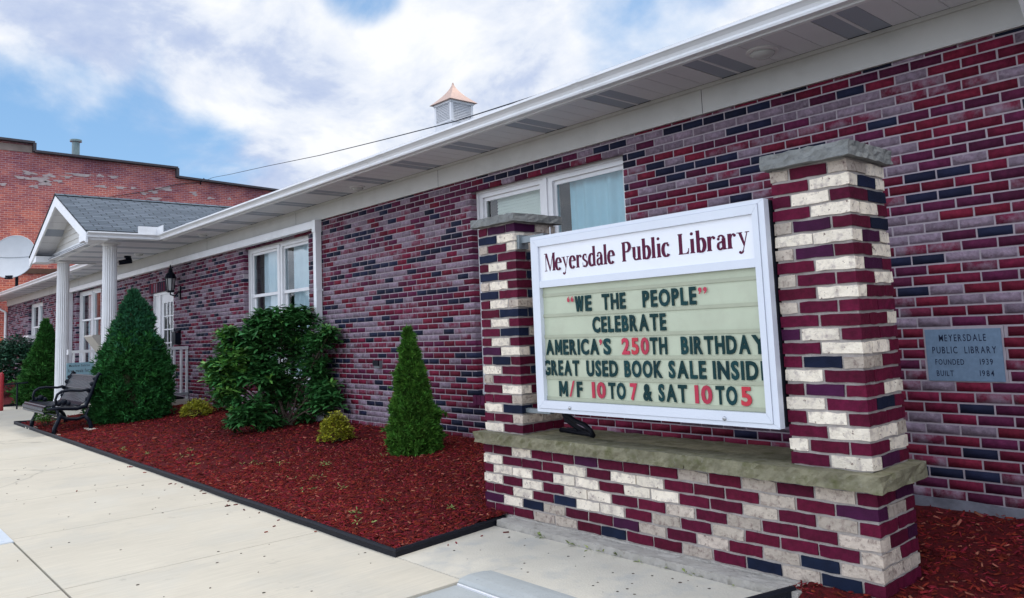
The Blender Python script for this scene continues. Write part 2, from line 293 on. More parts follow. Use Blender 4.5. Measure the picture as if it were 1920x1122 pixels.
# ------------------------------------------------------------------ builders
ROOT = {}
def rootloc(o):
    while o is not None:
        if o.name in ROOT: return ROOT[o.name]
        o = o.parent
    return Vector((0, 0, 0))
def thing(name, label, cat, loc, group=None):
    o = bpy.data.objects.new(name, None); COL.objects.link(o); o.location = loc; o.empty_display_size = 0.2
    o['label'] = label; o['category'] = cat
    if group: o['group'] = group
    ROOT[o.name] = Vector(loc); return o
def tag(o, label, cat, group=None):
    o['label'] = label; o['category'] = cat
    if group: o['group'] = group
    return o
class MB:
    def __init__(s): s.v = []; s.f = []; s.m = []; s.uv = []
    def add(s, verts, faces, mi=0, uvs=None):
        b = len(s.v); s.v.extend([tuple(p) for p in verts])
        for i, f in enumerate(faces):
            s.f.append(tuple(b+k for k in f)); s.m.append(mi)
            s.uv.append(uvs[i] if uvs else None)
    def box(s, x0, x1, y0, y1, z0, z1, mi=0):
        V = [(x0,y0,z0),(x1,y0,z0),(x1,y1,z0),(x0,y1,z0),(x0,y0,z1),(x1,y0,z1),(x1,y1,z1),(x0,y1,z1)]
        s.add(V, [(0,3,2,1),(4,5,6,7),(0,1,5,4),(1,2,6,5),(2,3,7,6),(3,0,4,7)], mi)
    def obox(s, p0, p1, w, h, mi=0, up=(0,0,1)):
        """box along p0-p1, width w (sideways), height h"""
        p0 = Vector(p0); p1 = Vector(p1); d = (p1-p0).normalized(); u = Vector(up)
        sd_ = d.cross(u); sd_ = sd_.normalized() if sd_.length > 1e-6 else Vector((1,0,0)); u = sd_.cross(d).normalized()
        V = []
        for p in (p0, p1):
            for a, b in ((-1,-1),(1,-1),(1,1),(-1,1)): V.append(p+sd_*(a*w/2)+u*(b*h/2))
        s.add(V, [(0,1,2,3),(7,6,5,4),(0,4,5,1),(1,5,6,2),(2,6,7,3),(3,7,4,0)], mi)
    def prism(s, prof, axis, a, b, mi=0, caps=True):
        """profile of 2D points extruded along axis 0/1/2 from a to b; prof coords are the two other axes in order"""
        def P(u, w, t):
            return {0: (t, u, w), 1: (u, t, w), 2: (u, w, t)}[axis]
        n = len(prof); V = [P(u, w, a) for u, w in prof]+[P(u, w, b) for u, w in prof]
        F = [(i, (i+1) % n, n+(i+1) % n, n+i) for i in range(n)]
        if caps: F += [tuple(range(n-1, -1, -1)), tuple(range(n, 2*n))]
        s.add(V, F, mi)
    def tube(s, pts, r, n=8, mi=0, caps=True):
        pts = [Vector(p) for p in pts]; R = r if isinstance(r, (list, tuple)) else [r]*len(pts)
        V = []; prev = None
        for i, p in enumerate(pts):
            d = (pts[min(i+1, len(pts)-1)]-pts[max(i-1, 0)]).normalized()
            if prev is None:
                a = Vector((0,0,1)) if abs(d.z) < 0.9 else Vector((1,0,0)); u = d.cross(a).normalized()
            else:
                u = (prev-d*prev.dot(d)); u = u.normalized() if u.length > 1e-6 else d.orthogonal().normalized()
            prev = u; w = d.cross(u)
            for k in range(n):
                t = 2*math.pi*k/n; V.append(p+(u*math.cos(t)+w*math.sin(t))*R[i])
        F = []
        for i in range(len(pts)-1):
            for k in range(n):
                F.append((i*n+k, i*n+(k+1) % n, (i+1)*n+(k+1) % n, (i+1)*n+k))
        if caps: F += [tuple(range(n-1, -1, -1)), tuple((len(pts)-1)*n+k for k in range(n))]
        s.add(V, F, mi)
    def lathe(s, prof, c, n=20, mi=0):
        V = []; 
        for r, z in prof:
            for k in range(n):
                t = 2*math.pi*k/n; V.append((c[0]+r*math.cos(t), c[1]+r*math.sin(t), c[2]+z))
        F = []
        for i in range(len(prof)-1):
            for k in range(n): F.append((i*n+k, i*n+(k+1) % n, (i+1)*n+(k+1) % n, (i+1)*n+k))
        F += [tuple(range(n-1, -1, -1)), tuple((len(prof)-1)*n+k for k in range(n))]
        s.add(V, F, mi)
    def build(s, name, mats, parent=None, smooth=False, kind=None, label=None):
        off = rootloc(parent) if parent is not None else Vector((0,0,0))
        me = bpy.data.meshes.new(name)
        me.from_pydata([(p[0]-off.x, p[1]-off.y, p[2]-off.z) for p in s.v], [], s.f)
        if not isinstance(mats, (list, tuple)): mats = [mats]
        for mm in mats: me.materials.append(mm)
        me.polygons.foreach_set('material_index', s.m)
        if any(u is not None for u in s.uv):
            ul = me.uv_layers.new(name='UVMap'); k = 0
            for f, u in zip(s.f, s.uv):
                for j in range(len(f)):
                    if u: ul.data[k].uv = u[j]
                    k += 1
        if smooth: me.polygons.foreach_set('use_smooth', [True]*len(s.f))
        me.update()
        o = bpy.data.objects.new(name, me); COL.objects.link(o)
        if parent is not None: o.parent = parent
        if kind: o['kind'] = kind
        if label: o['label'] = label
        return o
def fast_mesh(name, V, F, mats, parent=None, mi=None, kind=None, smooth=False):
    """numpy mesh: V (n,3), F (m,k) all faces of k corners"""
    off = rootloc(parent) if parent is not None else Vector((0,0,0))
    V = V-np.array(off); me = bpy.data.meshes.new(name); k = F.shape[1]
    me.vertices.add(len(V)); me.vertices.foreach_set('co', V.astype(np.float32).ravel())
    me.loops.add(F.size); me.loops.foreach_set('vertex_index', F.astype(np.int32).ravel())
    me.polygons.add(len(F)); me.polygons.foreach_set('loop_start', np.arange(0, F.size, k, dtype=np.int32)); 
    try: me.polygons.foreach_set('loop_total', np.full(len(F), k, dtype=np.int32))
    except Exception: pass
    for mm in (mats if isinstance(mats, (list, tuple)) else [mats]): me.materials.append(mm)
    if mi is not None: me.polygons.foreach_set('material_index', mi.astype(np.int32))
    if smooth: me.polygons.foreach_set('use_smooth', np.ones(len(F), dtype=bool))
    me.update(calc_edges=True); me.validate()
    o = bpy.data.objects.new(name, me); COL.objects.link(o)
    if parent is not None: o.parent = parent
    if kind: o['kind'] = kind
    return o
def copy_tree(o, parent=None):
    c = o.copy(); COL.objects.link(c)
    if parent is not None: c.parent = parent
    for ch in list(o.children): copy_tree(ch, c)
    return c

# ------------------------------------------------------------------ ground, sidewalk
D = 1.6914                     # library wall face
ZS = -0.05                     # sidewalk level
def bedz(x, y):
    t = min(max((y+1.0)/2.69, 0), 1)
    z = -0.045+0.17*t
    if x > -0.6: z = -0.03+0.085*t
    return z
b = MB(); b.box(-220, 200, -200, 200, -0.6, -0.16); b.build('ground', M['ground'], kind='structure')
b = MB(); b.box(-120, 60, -14, -5.6, -0.159, -0.154); b.build('road', M['asphalt'], kind='structure')
b = MB()
for k in range(-2, 40):
    x1 = -1.84-1.6*k; x0 = x1-1.6
    if k < 0: continue
    b.box(x0+0.0032, x1-0.0032, -2.588, -1.0, -0.2, ZS)
for k in range(-2, 12):
    x1 = -3.44-4.8*k; x0 = x1-4.8
    b.box(x0+0.004, x1-0.004, -5.0, -2.600, -0.2, ZS-0.002)
# entrance walk between the beds and strip in front of the far bed
b.box(-19.0, -15.2, -0.996, 1.5, -0.2, ZS); b.box(-20.4, -19.004, -0.996, 1.2, -0.2, ZS)
b.box(-70, -20.404, -0.996, -0.55, -0.2, ZS)
b.build('sidewalk', M['concrete'], kind='structure')
b = MB(); b.box(-70, 6, -5.003, -2.5, -0.21, -0.075); b.box(-70, 6, -2.6, 1.5, -0.21, -0.076); b.build('sidewalk_base', M['dark_gap'], kind='structure')
b = MB(); b.box(-70, 8, -5.16, -5.01, -0.3, -0.045); b.build('kerb', M['concrete_grey'], kind='structure')
# pad beside the sign, in front of the brick base
b = MB(); b.box(-2.62, -1.84, -0.996, -0.135, -0.2, ZS+0.001); b.box(-1.838, 3.0, -0.792, -0.135, -0.2, ZS+0.001); b.build('pad', M['concrete_pad'], kind='structure')
b = MB(); b.prism([(-1.035,-0.2),(-1.035,-0.066),(-1.028,-0.050),(-1.01,-0.038),(-0.95,-0.030),(-0.85,-0.036),(-0.794,-0.046),(-0.794,-0.2)], 0, -1.845, 3.0)
b.build('rolled_kerb', M['concrete_grey'], kind='structure', smooth=False)
b = MB(); b.box(-1.838, 3.0, -2.588, -1.052, -0.2, ZS-0.012); b.box(-1.838, 3.0, -5.0, -2.600, -0.2, ZS-0.012, 0)
b.box(-1.83, 3.0, -1.048, -1.037, -0.2, ZS-0.004, 1); b.build('apron', [M['concrete_grey'], M['white_paint']], kind='structure')
# concrete footing strip under the sign
def rough_slab(x0, x1, y0, y1, z0, z1, nx, ny, nz, amp, seed, top_amp=0.0, m=None):
    """box with a subdivided, broken surface"""
    r = random.Random(seed); mb = m or MB()
    def disp(i, j, k):
        x = x0+(x1-x0)*i/nx; y = y0+(y1-y0)*j/ny; z = z0+(z1-z0)*k/nz
        if i in (0, nx): x += r.uniform(-amp, amp)
        if j in (0, ny): y += r.uniform(-amp, amp)
        if k == nz: z += r.uniform(-top_amp, top_amp)
        if k == 0: z += r.uniform(-top_amp, top_amp)
        return (x, y, z)
    idx = {}; V = []
    def g(i, j, k):
        if (i, j, k) not in idx: idx[(i, j, k)] = len(V); V.append(disp(i, j, k))
        return idx[(i, j, k)]
    Fc = []
    for i in range(nx):
        for j in range(ny):
            Fc.append((g(i,j,nz), g(i+1,j,nz), g(i+1,j+1,nz), g(i,j+1,nz))); Fc.append((g(i,j,0), g(i,j+1,0), g(i+1,j+1,0), g(i+1,j,0)))
    for i in range(nx):
        for k in range(nz):
            Fc.append((g(i,0,k), g(i+1,0,k), g(i+1,0,k+1), g(i,0,k+1))); Fc.append((g(i,ny,k), g(i,ny,k+1), g(i+1,ny,k+1), g(i+1,ny,k)))
    for j in range(ny):
        for k in range(nz):
            Fc.append((g(0,j,k), g(0,j,k+1), g(0,j+1,k+1), g(0,j+1,k))); Fc.append((g(nx,j,k), g(nx,j+1,k), g(nx,j+1,k+1), g(nx,j,k+1)))
    mb.add(V, Fc); return mb

# mulch beds
def bed_mesh(name, poly_fn, x0, x1, y0, y1, st, seed):
    nx = int((x1-x0)/st); ny = int((y1-y0)/st)
    X, Y = np.meshgrid(np.linspace(x0, x1, nx+1), np.linspace(y0, y1, ny+1), indexing='ij')
    Z = np.vectorize(bedz)(X, Y)+nrs.normal(0, 0.006, X.shape)
    Z[:, 0] -= 0.02
    V = np.stack([X, Y, Z], -1).reshape(-1, 3)
    I, J = np.meshgrid(np.arange(nx), np.arange(ny), indexing='ij'); q = I*(ny+1)+J
    Fq = np.stack([q, q+ny+1, q+ny+2, q+1], -1).reshape(-1, 4)
    return fast_mesh(name, V, Fq, M['mulch'], kind='structure', smooth=False)
bed_mesh('mulch_bed', None, -15.05, -2.88, -0.985, D+0.03, 0.06, 1)
bed_mesh('mulch_bed', None, -2.875, -2.60, -0.985, 0.02, 0.04, 2)
bed_mesh('mulch_bed', None, -2.84, 4.0, 0.43, D+0.03, 0.08, 3)
bed_mesh('mulch_bed', None, -0.36, 4.0, -0.132, 0.47, 0.06, 4)
bed_mesh('mulch_bed', None, -34.0, -20.41, -0.545, D+0.03, 0.15, 5)
def chips(name, n, x0, x1, y0, y1, lmin, lmax, matn, lift=0.012, ok=None):
    x = nrs.uniform(x0, x1, n); y = nrs.uniform(y0, y1, n)
    if ok is not None:
        k = ok(x, y); x = x[k]; y = y[k]; n = len(x)
    z = np.vectorize(bedz)(x, y)+nrs.uniform(-0.004, lift, n)
    ln = nrs.uniform(lmin, lmax, n); w = ln*nrs.uniform(0.16, 0.34, n); h = w*nrs.uniform(0.35, 0.7, n)
    a = nrs.uniform(0, 2*np.pi, n); tl = nrs.normal(0, 0.28, n)
    d = np.stack([np.cos(a)*np.cos(tl), np.sin(a)*np.cos(tl), np.sin(tl)], -1); s = np.stack([-np.sin(a), np.cos(a), nrs.normal(0, 0.3, n)], -1)
    u = np.cross(d, s); c = np.stack([x, y, z], -1)
    V = []
    for (i, j, k) in ((-1,-1,-1),(1,-0.6,-1),(1,0.6,-1),(-1,1,-1),(-1,-0.7,1),(1,-0.4,1),(1,0.4,1),(-1,0.7,1)):
        V.append(c+d*(ln*i/2)[:, None]+s*(w*j/2)[:, None]+u*(h*k/2)[:, None])
    V = np.stack(V, 1).reshape(-1, 3)
    q = np.array([(4,5,6,7),(0,1,5,4),(1,2,6,5),(2,3,7,6),(3,0,4,7)])
    Fq = (np.arange(n)[:, None, None]*8+q[None]).reshape(-1, 4)
    return fast_mesh(name, V, Fq, matn, kind='stuff')
okb = lambda x, y: ~((x > -2.84) & (y > -0.02)) & (x < -2.505-0.115*(y+1.0))
chips('mulch_chips', 30000, -6.2, -2.50, -0.98, D, 0.014, 0.046, M['chips'], ok=okb)
chips('mulch_chips', 15000, -15.0, -6.2, -0.97, D, 0.02, 0.065, M['chips'])
chips('mulch_chips_pale', 1300, -6.5, -2.50, -0.97, D, 0.014, 0.045, M['chips_pale'], 0.016, ok=okb)
chips('mulch_chips_pale', 500, -15.0, -6.5, -0.97, D, 0.02, 0.06, M['chips_pale'], 0.018)
chips('mulch_chips', 7000, -0.42, 2.2, -0.13, D, 0.014, 0.046, M['chips'], ok=lambda x, y: ~((x < 0.01) & (y < 0.43) & (y > -0.005)))
chips('mulch_chips_pale', 260, -0.36, 2.2, -0.1, D, 0.022, 0.055, M['chips_pale'], 0.016, ok=lambda x, y: ~((x < 0.01) & (y < 0.43) & (y > -0.005)))
# stray chips on the concrete
b = MB()
for i in range(24):
    if i < 18: x = rnd.uniform(-8, -2.5); y = -1.0-abs(rnd.gauss(0, 0.05))-0.03
    elif i < 22: x = rnd.uniform(-2.75, -2.2); y = rnd.uniform(-0.7, -0.2); x = max(x, -2.45)
    else: x = rnd.uniform(-7, -3); y = rnd.uniform(-2.4, -1.1)
    l = rnd.uniform(0.008, 0.022); a = rnd.uniform(0, 3.14)
    b.obox((x-l*math.cos(a), y-l*math.sin(a), ZS+0.004), (x+l*math.cos(a), y+l*math.sin(a), ZS+0.006), l*0.55, 0.006)
b.build('stray_chips', M['chips'], kind='stuff')

b = MB()
for i in range(120):
    x = rnd.uniform(-9, -1.9) if i < 90 else rnd.uniform(-2.4, -0.6); y = rnd.uniform(-3.2, -1.05) if i < 90 else rnd.uniform(-0.75, -0.2)
    if x > -1.85 and y < -0.8: continue
    r0 = rnd.uniform(0.003, 0.009)*(1.0 if i % 9 else 1.7); ph = rnd.uniform(0, 6)
    V = [(x+r0*math.cos(k*1.05+ph)*rnd.uniform(0.7, 1.2), y+r0*math.sin(k*1.05+ph)*rnd.uniform(0.7, 1.2), ZS+0.0025) for k in range(6)]
    b.add(V+[(p[0], p[1], ZS-0.003) for p in V], [tuple(range(6))]+[(k, 6+k, 6+(k+1) % 6, (k+1) % 6) for k in range(6)])
b.build('grit', mat('grit_dark', (0.09, 0.075, 0.06), 0.9, island=0.6), kind='stuff')
# black landscape edging
def edging(name, pts, label, h=0.05):
    mb = MB(); P3 = []
    for (x0, y0), (x1, y1) in zip(pts[:-1], pts[1:]):
        n = max(1, int(math.hypot(x1-x0, y1-y0)/0.35))
        for k in range(n): P3.append((x0+(x1-x0)*k/n, y0+(y1-y0)*k/n))
    P3.append(pts[-1]); Q = []
    for i, (x, y) in enumerate(P3):
        Q.append((x+rnd.uniform(-0.006, 0.006), y+rnd.uniform(-0.006, 0.006)))
    V = []; w = 0.012
    for i, (x, y) in enumerate(Q):
        a = Q[max(i-1, 0)]; c = Q[min(i+1, len(Q)-1)]; d = Vector((c[0]-a[0], c[1]-a[1])).normalized(); nx, ny = -d.y*w, d.x*w
        z0 = -0.12; z1 = ZS+h+rnd.uniform(-0.006, 0.006)
        V += [(x-nx, y-ny, z0), (x+nx, y+ny, z0), (x+nx, y+ny, z1), (x-nx, y-ny, z1)]
    Fc = [(0,1,2,3)]
    for i in range(len(Q)-1):
        for k in range(4): Fc.append((i*4+k, i*4+(k+1) % 4, i*4+4+(k+1) % 4, i*4+4+k))
    e = (len(Q)-1)*4; Fc.append((e+3, e+2, e+1, e))
    mb.add(V, Fc)
    # rounded bead along the top
    mb.tube([(x, y, ZS+h) for x, y in Q], 0.016, 6)
    tag(mb.build(name, M['black_plastic']), label, 'edging')
edging('bed_edging', [(-14.2, 0.75), (-15.18, -0.98), (-2.50, -1.0), (-2.615, -0.02)], 'black plastic edging strip around the long red mulch bed beside the sidewalk', 0.035)
edging('bed_edging', [(-0.395, -0.10), (-0.55, -0.7)], 'short black plastic edging end at the front right foot of the brick sign base', 0.045)
edging('bed_edging', [(-20.40, 1.5), (-20.43, -0.55), (-33.5, -0.55)], 'black edging strip of the far mulch bed beyond the entrance walk', 0.035)

# ------------------------------------------------------------------ library building
lib = thing('library_building', 'long one storey red and grey brick library with white eaves and a gabled entrance porch', 'building', (-15, D, 0))
XL, XR = -34.0, 6.0
CH = 0.0677
WIN = [(-4.993, -2.79), (-11.235, -8.865), (-22.95, -20.36), (-29.75, -27.5)]
WZ0, WZ1 = 0.60, 2.835
DOOR = (-16.30, -14.80, 0.19, 2.39)
PLQ = (-0.372, 0.084, 0.846, 1.190)
OPEN = [(a, b_, WZ0, WZ1, 'w') for a, b_ in WIN]+[(DOOR[0], DOOR[1], DOOR[2], DOOR[3], 'd'), (PLQ[0], PLQ[1], PLQ[2], PLQ[3], 'p')]
REV = 0.10
def brick_wall():
    V = []; Fq = []; MI = []
    z0 = 0.855-11*CH; rows = int((3.0-z0)/CH)+1
    names = ['b_red', 'b_maroon', 'b_navy', 'b_grey', 'b_mix']
    r = random.Random(3)
    def col(x, row, prev):
        if prev is not None and r.random() < 0.30: return prev
        far = min(max((-x-1.0)/9.0, 0), 1); hi = row/rows
        w = [0.30-0.11*far-0.16*max(hi-0.45, 0), 0.20+0.06*hi, 0.13+0.05*hi+0.02*far, 0.20+0.10*far+0.05*hi, 0.18]
        if row < 16: w[0] += 0.10; w[3] -= 0.05
        return r.choices(range(5), w)[0]
    for k in range(rows):
        za = z0+k*CH+0.0058; zb = min(z0+(k+1)*CH-0.0058, 2.99)
        if zb-za < 0.01: continue
        zc = (za+zb)/2
        cuts = sorted([(a, b_) for a, b_, c, d, t in OPEN if c < zc < d])
        segs = []; cur = XL
        for a, b_ in cuts: segs.append((cur, a)); cur = b_
        segs.append((cur, XR))
        off = (0.1015 if k % 2 else 0.0)+r.uniform(-0.006, 0.006)
        prev = None
        for (s0, s1) in segs:
            i0 = math.floor((s0-off)/0.203)
            x = i0*0.203+off
            while x < s1-1e-4:
                a = max(x+0.006, s0); c = min(x+0.197, s1)
                x += 0.203
                if c-a < 0.02: continue
                edge = abs(a-s0) < 1e-4 or abs(c-s1) < 1e-4
                dp = REV+0.02 if edge else 0.014
                mi = col(a, k, prev); prev = mi
                j = lambda: r.uniform(-0.0012, 0.0012)
                y = D+r.uniform(-0.0015, 0.0015); b_ = len(V)
                for (xx, yy, zz_) in ((a,y,za),(c,y,za),(c,y+dp,za),(a,y+dp,za),(a,y,zb),(c,y,zb),(c,y+dp,zb),(a,y+dp,zb)):
                    V.append((xx+j(), yy, zz_+j()))
                for q in ((0,1,5,4),(1,2,6,5),(3,0,4,7),(4,5,6,7),(0,3,2,1)): Fq.append([b_+t for t in q]); MI.append(mi)
    o = fast_mesh('brick_wall', np.array(V), np.array(Fq), [M[n] for n in names], lib, np.array(MI))
    # rowlock lintel of upright bricks over the door
    return o
wall = brick_wall()
# mortar body of the wall, 5 mm behind the brick faces, openings cut out
b = MB()
ym = D+0.003
xs = sorted([XL+0.006, XR-0.006]+[v for o_ in OPEN for v in (o_[0]-0.006, o_[1]+0.006)])
zs = sorted([0.0, 3.2]+[v for o_ in OPEN for v in (o_[2]-0.004, o_[3]+0.004)])
for i in range(len(xs)-1):
    xc = (xs[i]+xs[i+1])/2
    holes = [(c, d) for a, b_, c, d, t in OPEN if a-0.006 < xc < b_+0.006]
    zc = 0.0
    for c, d in sorted(holes):
        b.box(xs[i], xs[i+1], ym, D+0.30, zc, c-0.004); zc = d+0.004
    b.box(xs[i], xs[i+1], ym, D+0.30, zc, 3.2)
b.build('mortar', M['mortar'], wall)
b = MB()
b.box(XL-0.01, XL+0.28, D+0.302, 15.0, 0.0, 3.2); b.box(XR-0.28, XR-0.002, D+0.302, 15.0, 0.0, 3.2); b.box(XL, XR, 14.7, 15.0, 0.0, 3.2)
b.build('end_wall', M['b_maroon'], lib)
b = MB(); b.box(XL, XR, 4.6, 4.7, 0, 3.1); b.box(XL, XR, D+0.31, 4.6, 0.0, 0.1); b.build('interior', M['interior'], lib)
rough_slab(-3.2, XR, D-0.015, D+0.2, -0.1, 0.115, 46, 1, 2, 0.008, 5, 0.008).build('foundation', M['foundation'], lib)
# rowlock bricks over the door
b = MB(); x = DOOR[0]-0.1
while x < DOOR[1]+0.05:
    b.box(x+0.004, x+0.063, D-0.003, D+0.05, DOOR[3]+0.004, DOOR[3]+0.196, rnd.choice([0, 0, 1, 1, 2, 3])); x += 0.0677
b.build('door_lintel', [M['b_red'], M['b_maroon'], M['b_navy'], M['b_grey']], lib)

def window(x0, x1, dress):
    """paired double hung sashes in a deep brick reveal"""
    y = D+REV; mb = MB(); f = 0.085; xm = (x0+x1)/2; mw = 0.18
    zt, zb = WZ1, WZ0
    mb.box(x0, x1, y, y+0.10, zt-0.075, zt); mb.box(x0, x1, y-0.03, y+0.10, zb, zb+0.06)
    mb.box(x0, x0+f, y, y+0.10, zb+0.06, zt-0.075); mb.box(x1-f, x1, y, y+0.10, zb+0.06, zt-0.075)
    mb.box(xm-mw/2, xm+mw/2, y-0.004, y+0.10, zb+0.06, zt-0.075)
    # stepped brickmould
    for (a, c) in ((x0, x0+0.03), (x1-0.03, x1), (xm-0.022, xm+0.022)): mb.box(a, c, y-0.018, y-0.005, zb+0.06, zt-0.03)
    mb.box(x0, x1, y-0.018, y-0.001, zt-0.03, zt)
    fr = mb.build('window', M['white_paint'], lib)
    zr = 2.03
    for (a, c) in ((x0+f, xm-mw/2), (xm+mw/2, x1-f)):
        s = MB(); w = 0.042; yu = y+0.028; yl = y+0.052
        s.box(a, c, yu, yu+0.03, zt-0.075-w, zt-0.0751); s.box(a, c, yu-0.006, yu+0.03, zr-0.025, zr+0.025)
        s.box(a, a+w*0.7, yu, yu+0.03, zr+0.025, zt-0.075-w); s.box(c-w*0.7, c, yu, yu+0.03, zr+0.025, zt-0.075-w)
        s.box(a, c, yl, yl+0.03, zb+0.0601, zb+0.06+w*1.4); s.box(a, a+w*1.5, yl, yl+0.03, zb+0.06+w*1.4, zr-0.026); s.box(c-w*1.5, c, yl, yl+0.03, zb+0.06+w*1.4, zr-0.026)
        s.build('sash', M['white_paint'], fr)
        g = MB(); g.add([(a, yu+0.015, zr), (c, yu+0.015, zr), (c, yu+0.015, zt-0.08), (a, yu+0.015, zt-0.08)], [(0,1,2,3)]); g.build('pane', M['glass'], fr)
        g = MB(); g.add([(a, yl+0.015, zb+0.07), (c, yl+0.015, zb+0.07), (c, yl+0.015, zr), (a, yl+0.015, zr)], [(0,1,2,3)]); g.build('pane', M['glass'], fr)
    def curtain(a, c, name, mt, amp=0.012, folds=9, z1=zt-0.03, z0=zb+0.03):
        g = MB(); n = folds*6; V = []; Fc = []
        for i in range(n+1):
            t = i/n; xx = a+(c-a)*t; yy = y+0.15+amp*math.sin(t*folds*2*math.pi+0.6*math.sin(t*9))+amp*0.4*math.sin(t*23)
            V += [(xx, yy, z0), (xx, yy*1.0, z1)]
            if i: Fc.append((2*i-2, 2*i, 2*i+1, 2*i-1))
        g.add(V, Fc); g.build(name, mt, fr, smooth=True)
    if dress == 'blind':
        s = MB()
        for k in range(62):
            zz_ = zb+0.1+k*0.034
            s.add([(x0+f+0.12, y+0.112, zz_), (xm-mw/2+0.02, y+0.112, zz_), (xm-mw/2+0.02, y+0.122, zz_+0.036), (x0+f+0.12, y+0.122, zz_+0.036)], [(0,1,2,3)])
        s.build('blind', M['blind'], fr)
        curtain(xm+mw/2+0.10, x1-f+0.3, 'curtain', M['curtain_blue'], 0.02, 8)
        curtain(xm-mw/2-0.14, xm-mw/2+0.05, 'curtain', M['curtain_white'], 0.008, 3)
    else:
        curtain(x0+f+0.18, xm, 'curtain', M['curtain_white'], 0.022, 12)
        curtain(xm+mw/2+0.10, x1+0.1, 'curtain', M['curtain_white'], 0.02, 8)
    # brick sill
    s = MB(); xx = x0-0.05
    while xx < x1+0.05:
        s.box(xx+0.004, xx+0.063, D-0.035, D+REV+0.02, WZ0-0.105, WZ0-0.004, rnd.choice([0, 1, 1])); xx += 0.0677
    s.build('sill', [M['b_red'], M['b_maroon']], fr)
for i, (a, c) in enumerate(WIN): window(a, c, 'blind' if i == 0 else 'curtain')

# entrance door with sidelight
def door():
    x0, x1, z0, z1 = DOOR; y = D+0.06; mb = MB(); 
    mb.box(x0, x1, y, y+0.1, z1-0.06, z1); mb.box(x0, x0+0.06, y, y+0.1, z0, z1-0.06); mb.box(x1-0.10, x1, y-0.03, y+0.1, z0, z1-0.06); xs_ = x0+0.46
    mb.box(xs_-0.05, xs_+0.05, y-0.01, y+0.1, z0, z1-0.06)
    mb.box(x0+0.06, xs_-0.05, y+0.03, y+0.07, z0, z1-0.06)
    fr = mb.build('door', M['white_paint'], lib)
    d = MB(); a, c = xs_+0.05, x1-0.10; w = 0.13
    d.box(a, c, y+0.02, y+0.06, z1-0.06-0.18, z1-0.061); d.box(a, c, y+0.02, y+0.06, z0+0.001, z0+0.55)
    d.box(a, a+w, y+0.02, y+0.06, z0+0.55, z1-0.24); d.box(c-w, c, y+0.02, y+0.06, z0+0.55, z1-0.24)
    ga, gc, g0, g1 = a+w, c-w, z0+0.55, z1-0.24
    for k in (1, 2): xx = ga+(gc-ga)*k/3; d.box(xx-0.012, xx+0.012, y+0.022, y+0.055, g0, g1)
    for k in (1, 2, 3, 4): zz_ = g0+(g1-g0)*k/5; d.box(ga, gc, y+0.024, y+0.053, zz_-0.012, zz_+0.012)
    d.build('door_leaf', M['white_paint'], fr)
    g = MB(); g.add([(ga, y+0.04, g0), (gc, y+0.04, g0), (gc, y+0.04, g1), (ga, y+0.04, g1)], [(0,1,2,3)]); g.build('pane', M['glass'], fr)
    h = MB(); h.tube([(a+0.06, y+0.02, 1.15), (a+0.06, y-0.05, 1.15), (a+0.17, y-0.05, 1.15)], 0.012, 8); h.box(a+0.03, a+0.09, y+0.01, y+0.02, 1.05, 1.25); h.build('handle', M['steel'], fr)
door()

# frieze board, soffit, vents, gutter
ZF0, ZF1, ZSO = 2.978, 3.208, 3.21
PX0, PX1 = -18.26, -13.36           # porch eaves
YE = 1.045                          # fascia line
b = MB(); b.box(XL, XR, D-0.03, D+0.01, ZF0, ZSO-0.001)
b.box(XL, XR, D-0.05, D-0.031, ZSO-0.03, ZSO-0.002)
for xj in (-1.9, -5.55, -9.2, -12.85, -19.0, -22.6, -26.3): b.box(xj-0.002, xj+0.002, D-0.0315, D-0.0302, ZF0+0.002, ZSO-0.032, 1)
b.build('frieze_board', [M['beige'], M['dark_gap']], lib)
b = MB()
x = XL-0.3; PIT = 1.015; NV = []
xv = -0.365
base = []
k = -7
sof_y0 = lambda xx: (-0.02 if PX0+0.13 < xx < PX1-0.13 else YE)
while True:
    xs0 = xv-PIT*k
    if xs0 < XL-0.6: break
    NV.append(xs0); k += 1
board = []
for xs0 in NV:
    # vent panel of two perforated strips, then six plain planks
    board.append((xs0-0.30, xs0, 'v'))
    w = (PIT-0.30)/4
    for i in range(4): board.append((xs0-0.30-w*(i+1), xs0-0.30-w*i, 'p'))
sof = MB(); vents = []
for (a, c, t) in board:
    if a > XR: continue
    c = min(c, XR)
    if t == 'p': sof.box(a+0.0025, c-0.0025, sof_y0((a+c)/2), D-0.05, ZSO, ZSO+0.012)
    else: vents.append((a, c))
sof.box(XL-0.35, XR, YE, D, ZSO+0.016, ZSO+0.024, 1); sof.box(PX0+0.12, PX1-0.12, -0.02, YE, ZSO+0.016, ZSO+0.024, 1)
sofo = sof.build('soffit', [M['soffit'], M['dark_gap']], lib)
for (a, c) in vents:
    s = MB(); y0 = sof_y0((a+c)/2); mth_ = (a+c)/2
    s.box(a+0.004, mth_-0.014, y0+0.05, D-0.052, ZSO+0.003, ZSO+0.011); s.box(mth_+0.014, c-0.004, y0+0.05, D-0.052, ZSO+0.003, ZSO+0.011)
    s.box(mth_-0.012, mth_+0.012, y0+0.05, D-0.052, ZSO, ZSO+0.010, 1); s.box(a, c, y0, y0+0.048, ZSO, ZSO+0.010, 1)
    s.build('soffit_vent', [M['vent'], M['soffit']], sofo)
GP = [(0.0, 0.0), (-0.065, 0.0), (-0.072, 0.018), (-0.070, 0.035), (-0.082, 0.060), (-0.104, 0.082), (-0.118, 0.092), (-0.118, 0.118), (-0.104, 0.122), (-0.100, 0.108), (0.0, 0.108)]
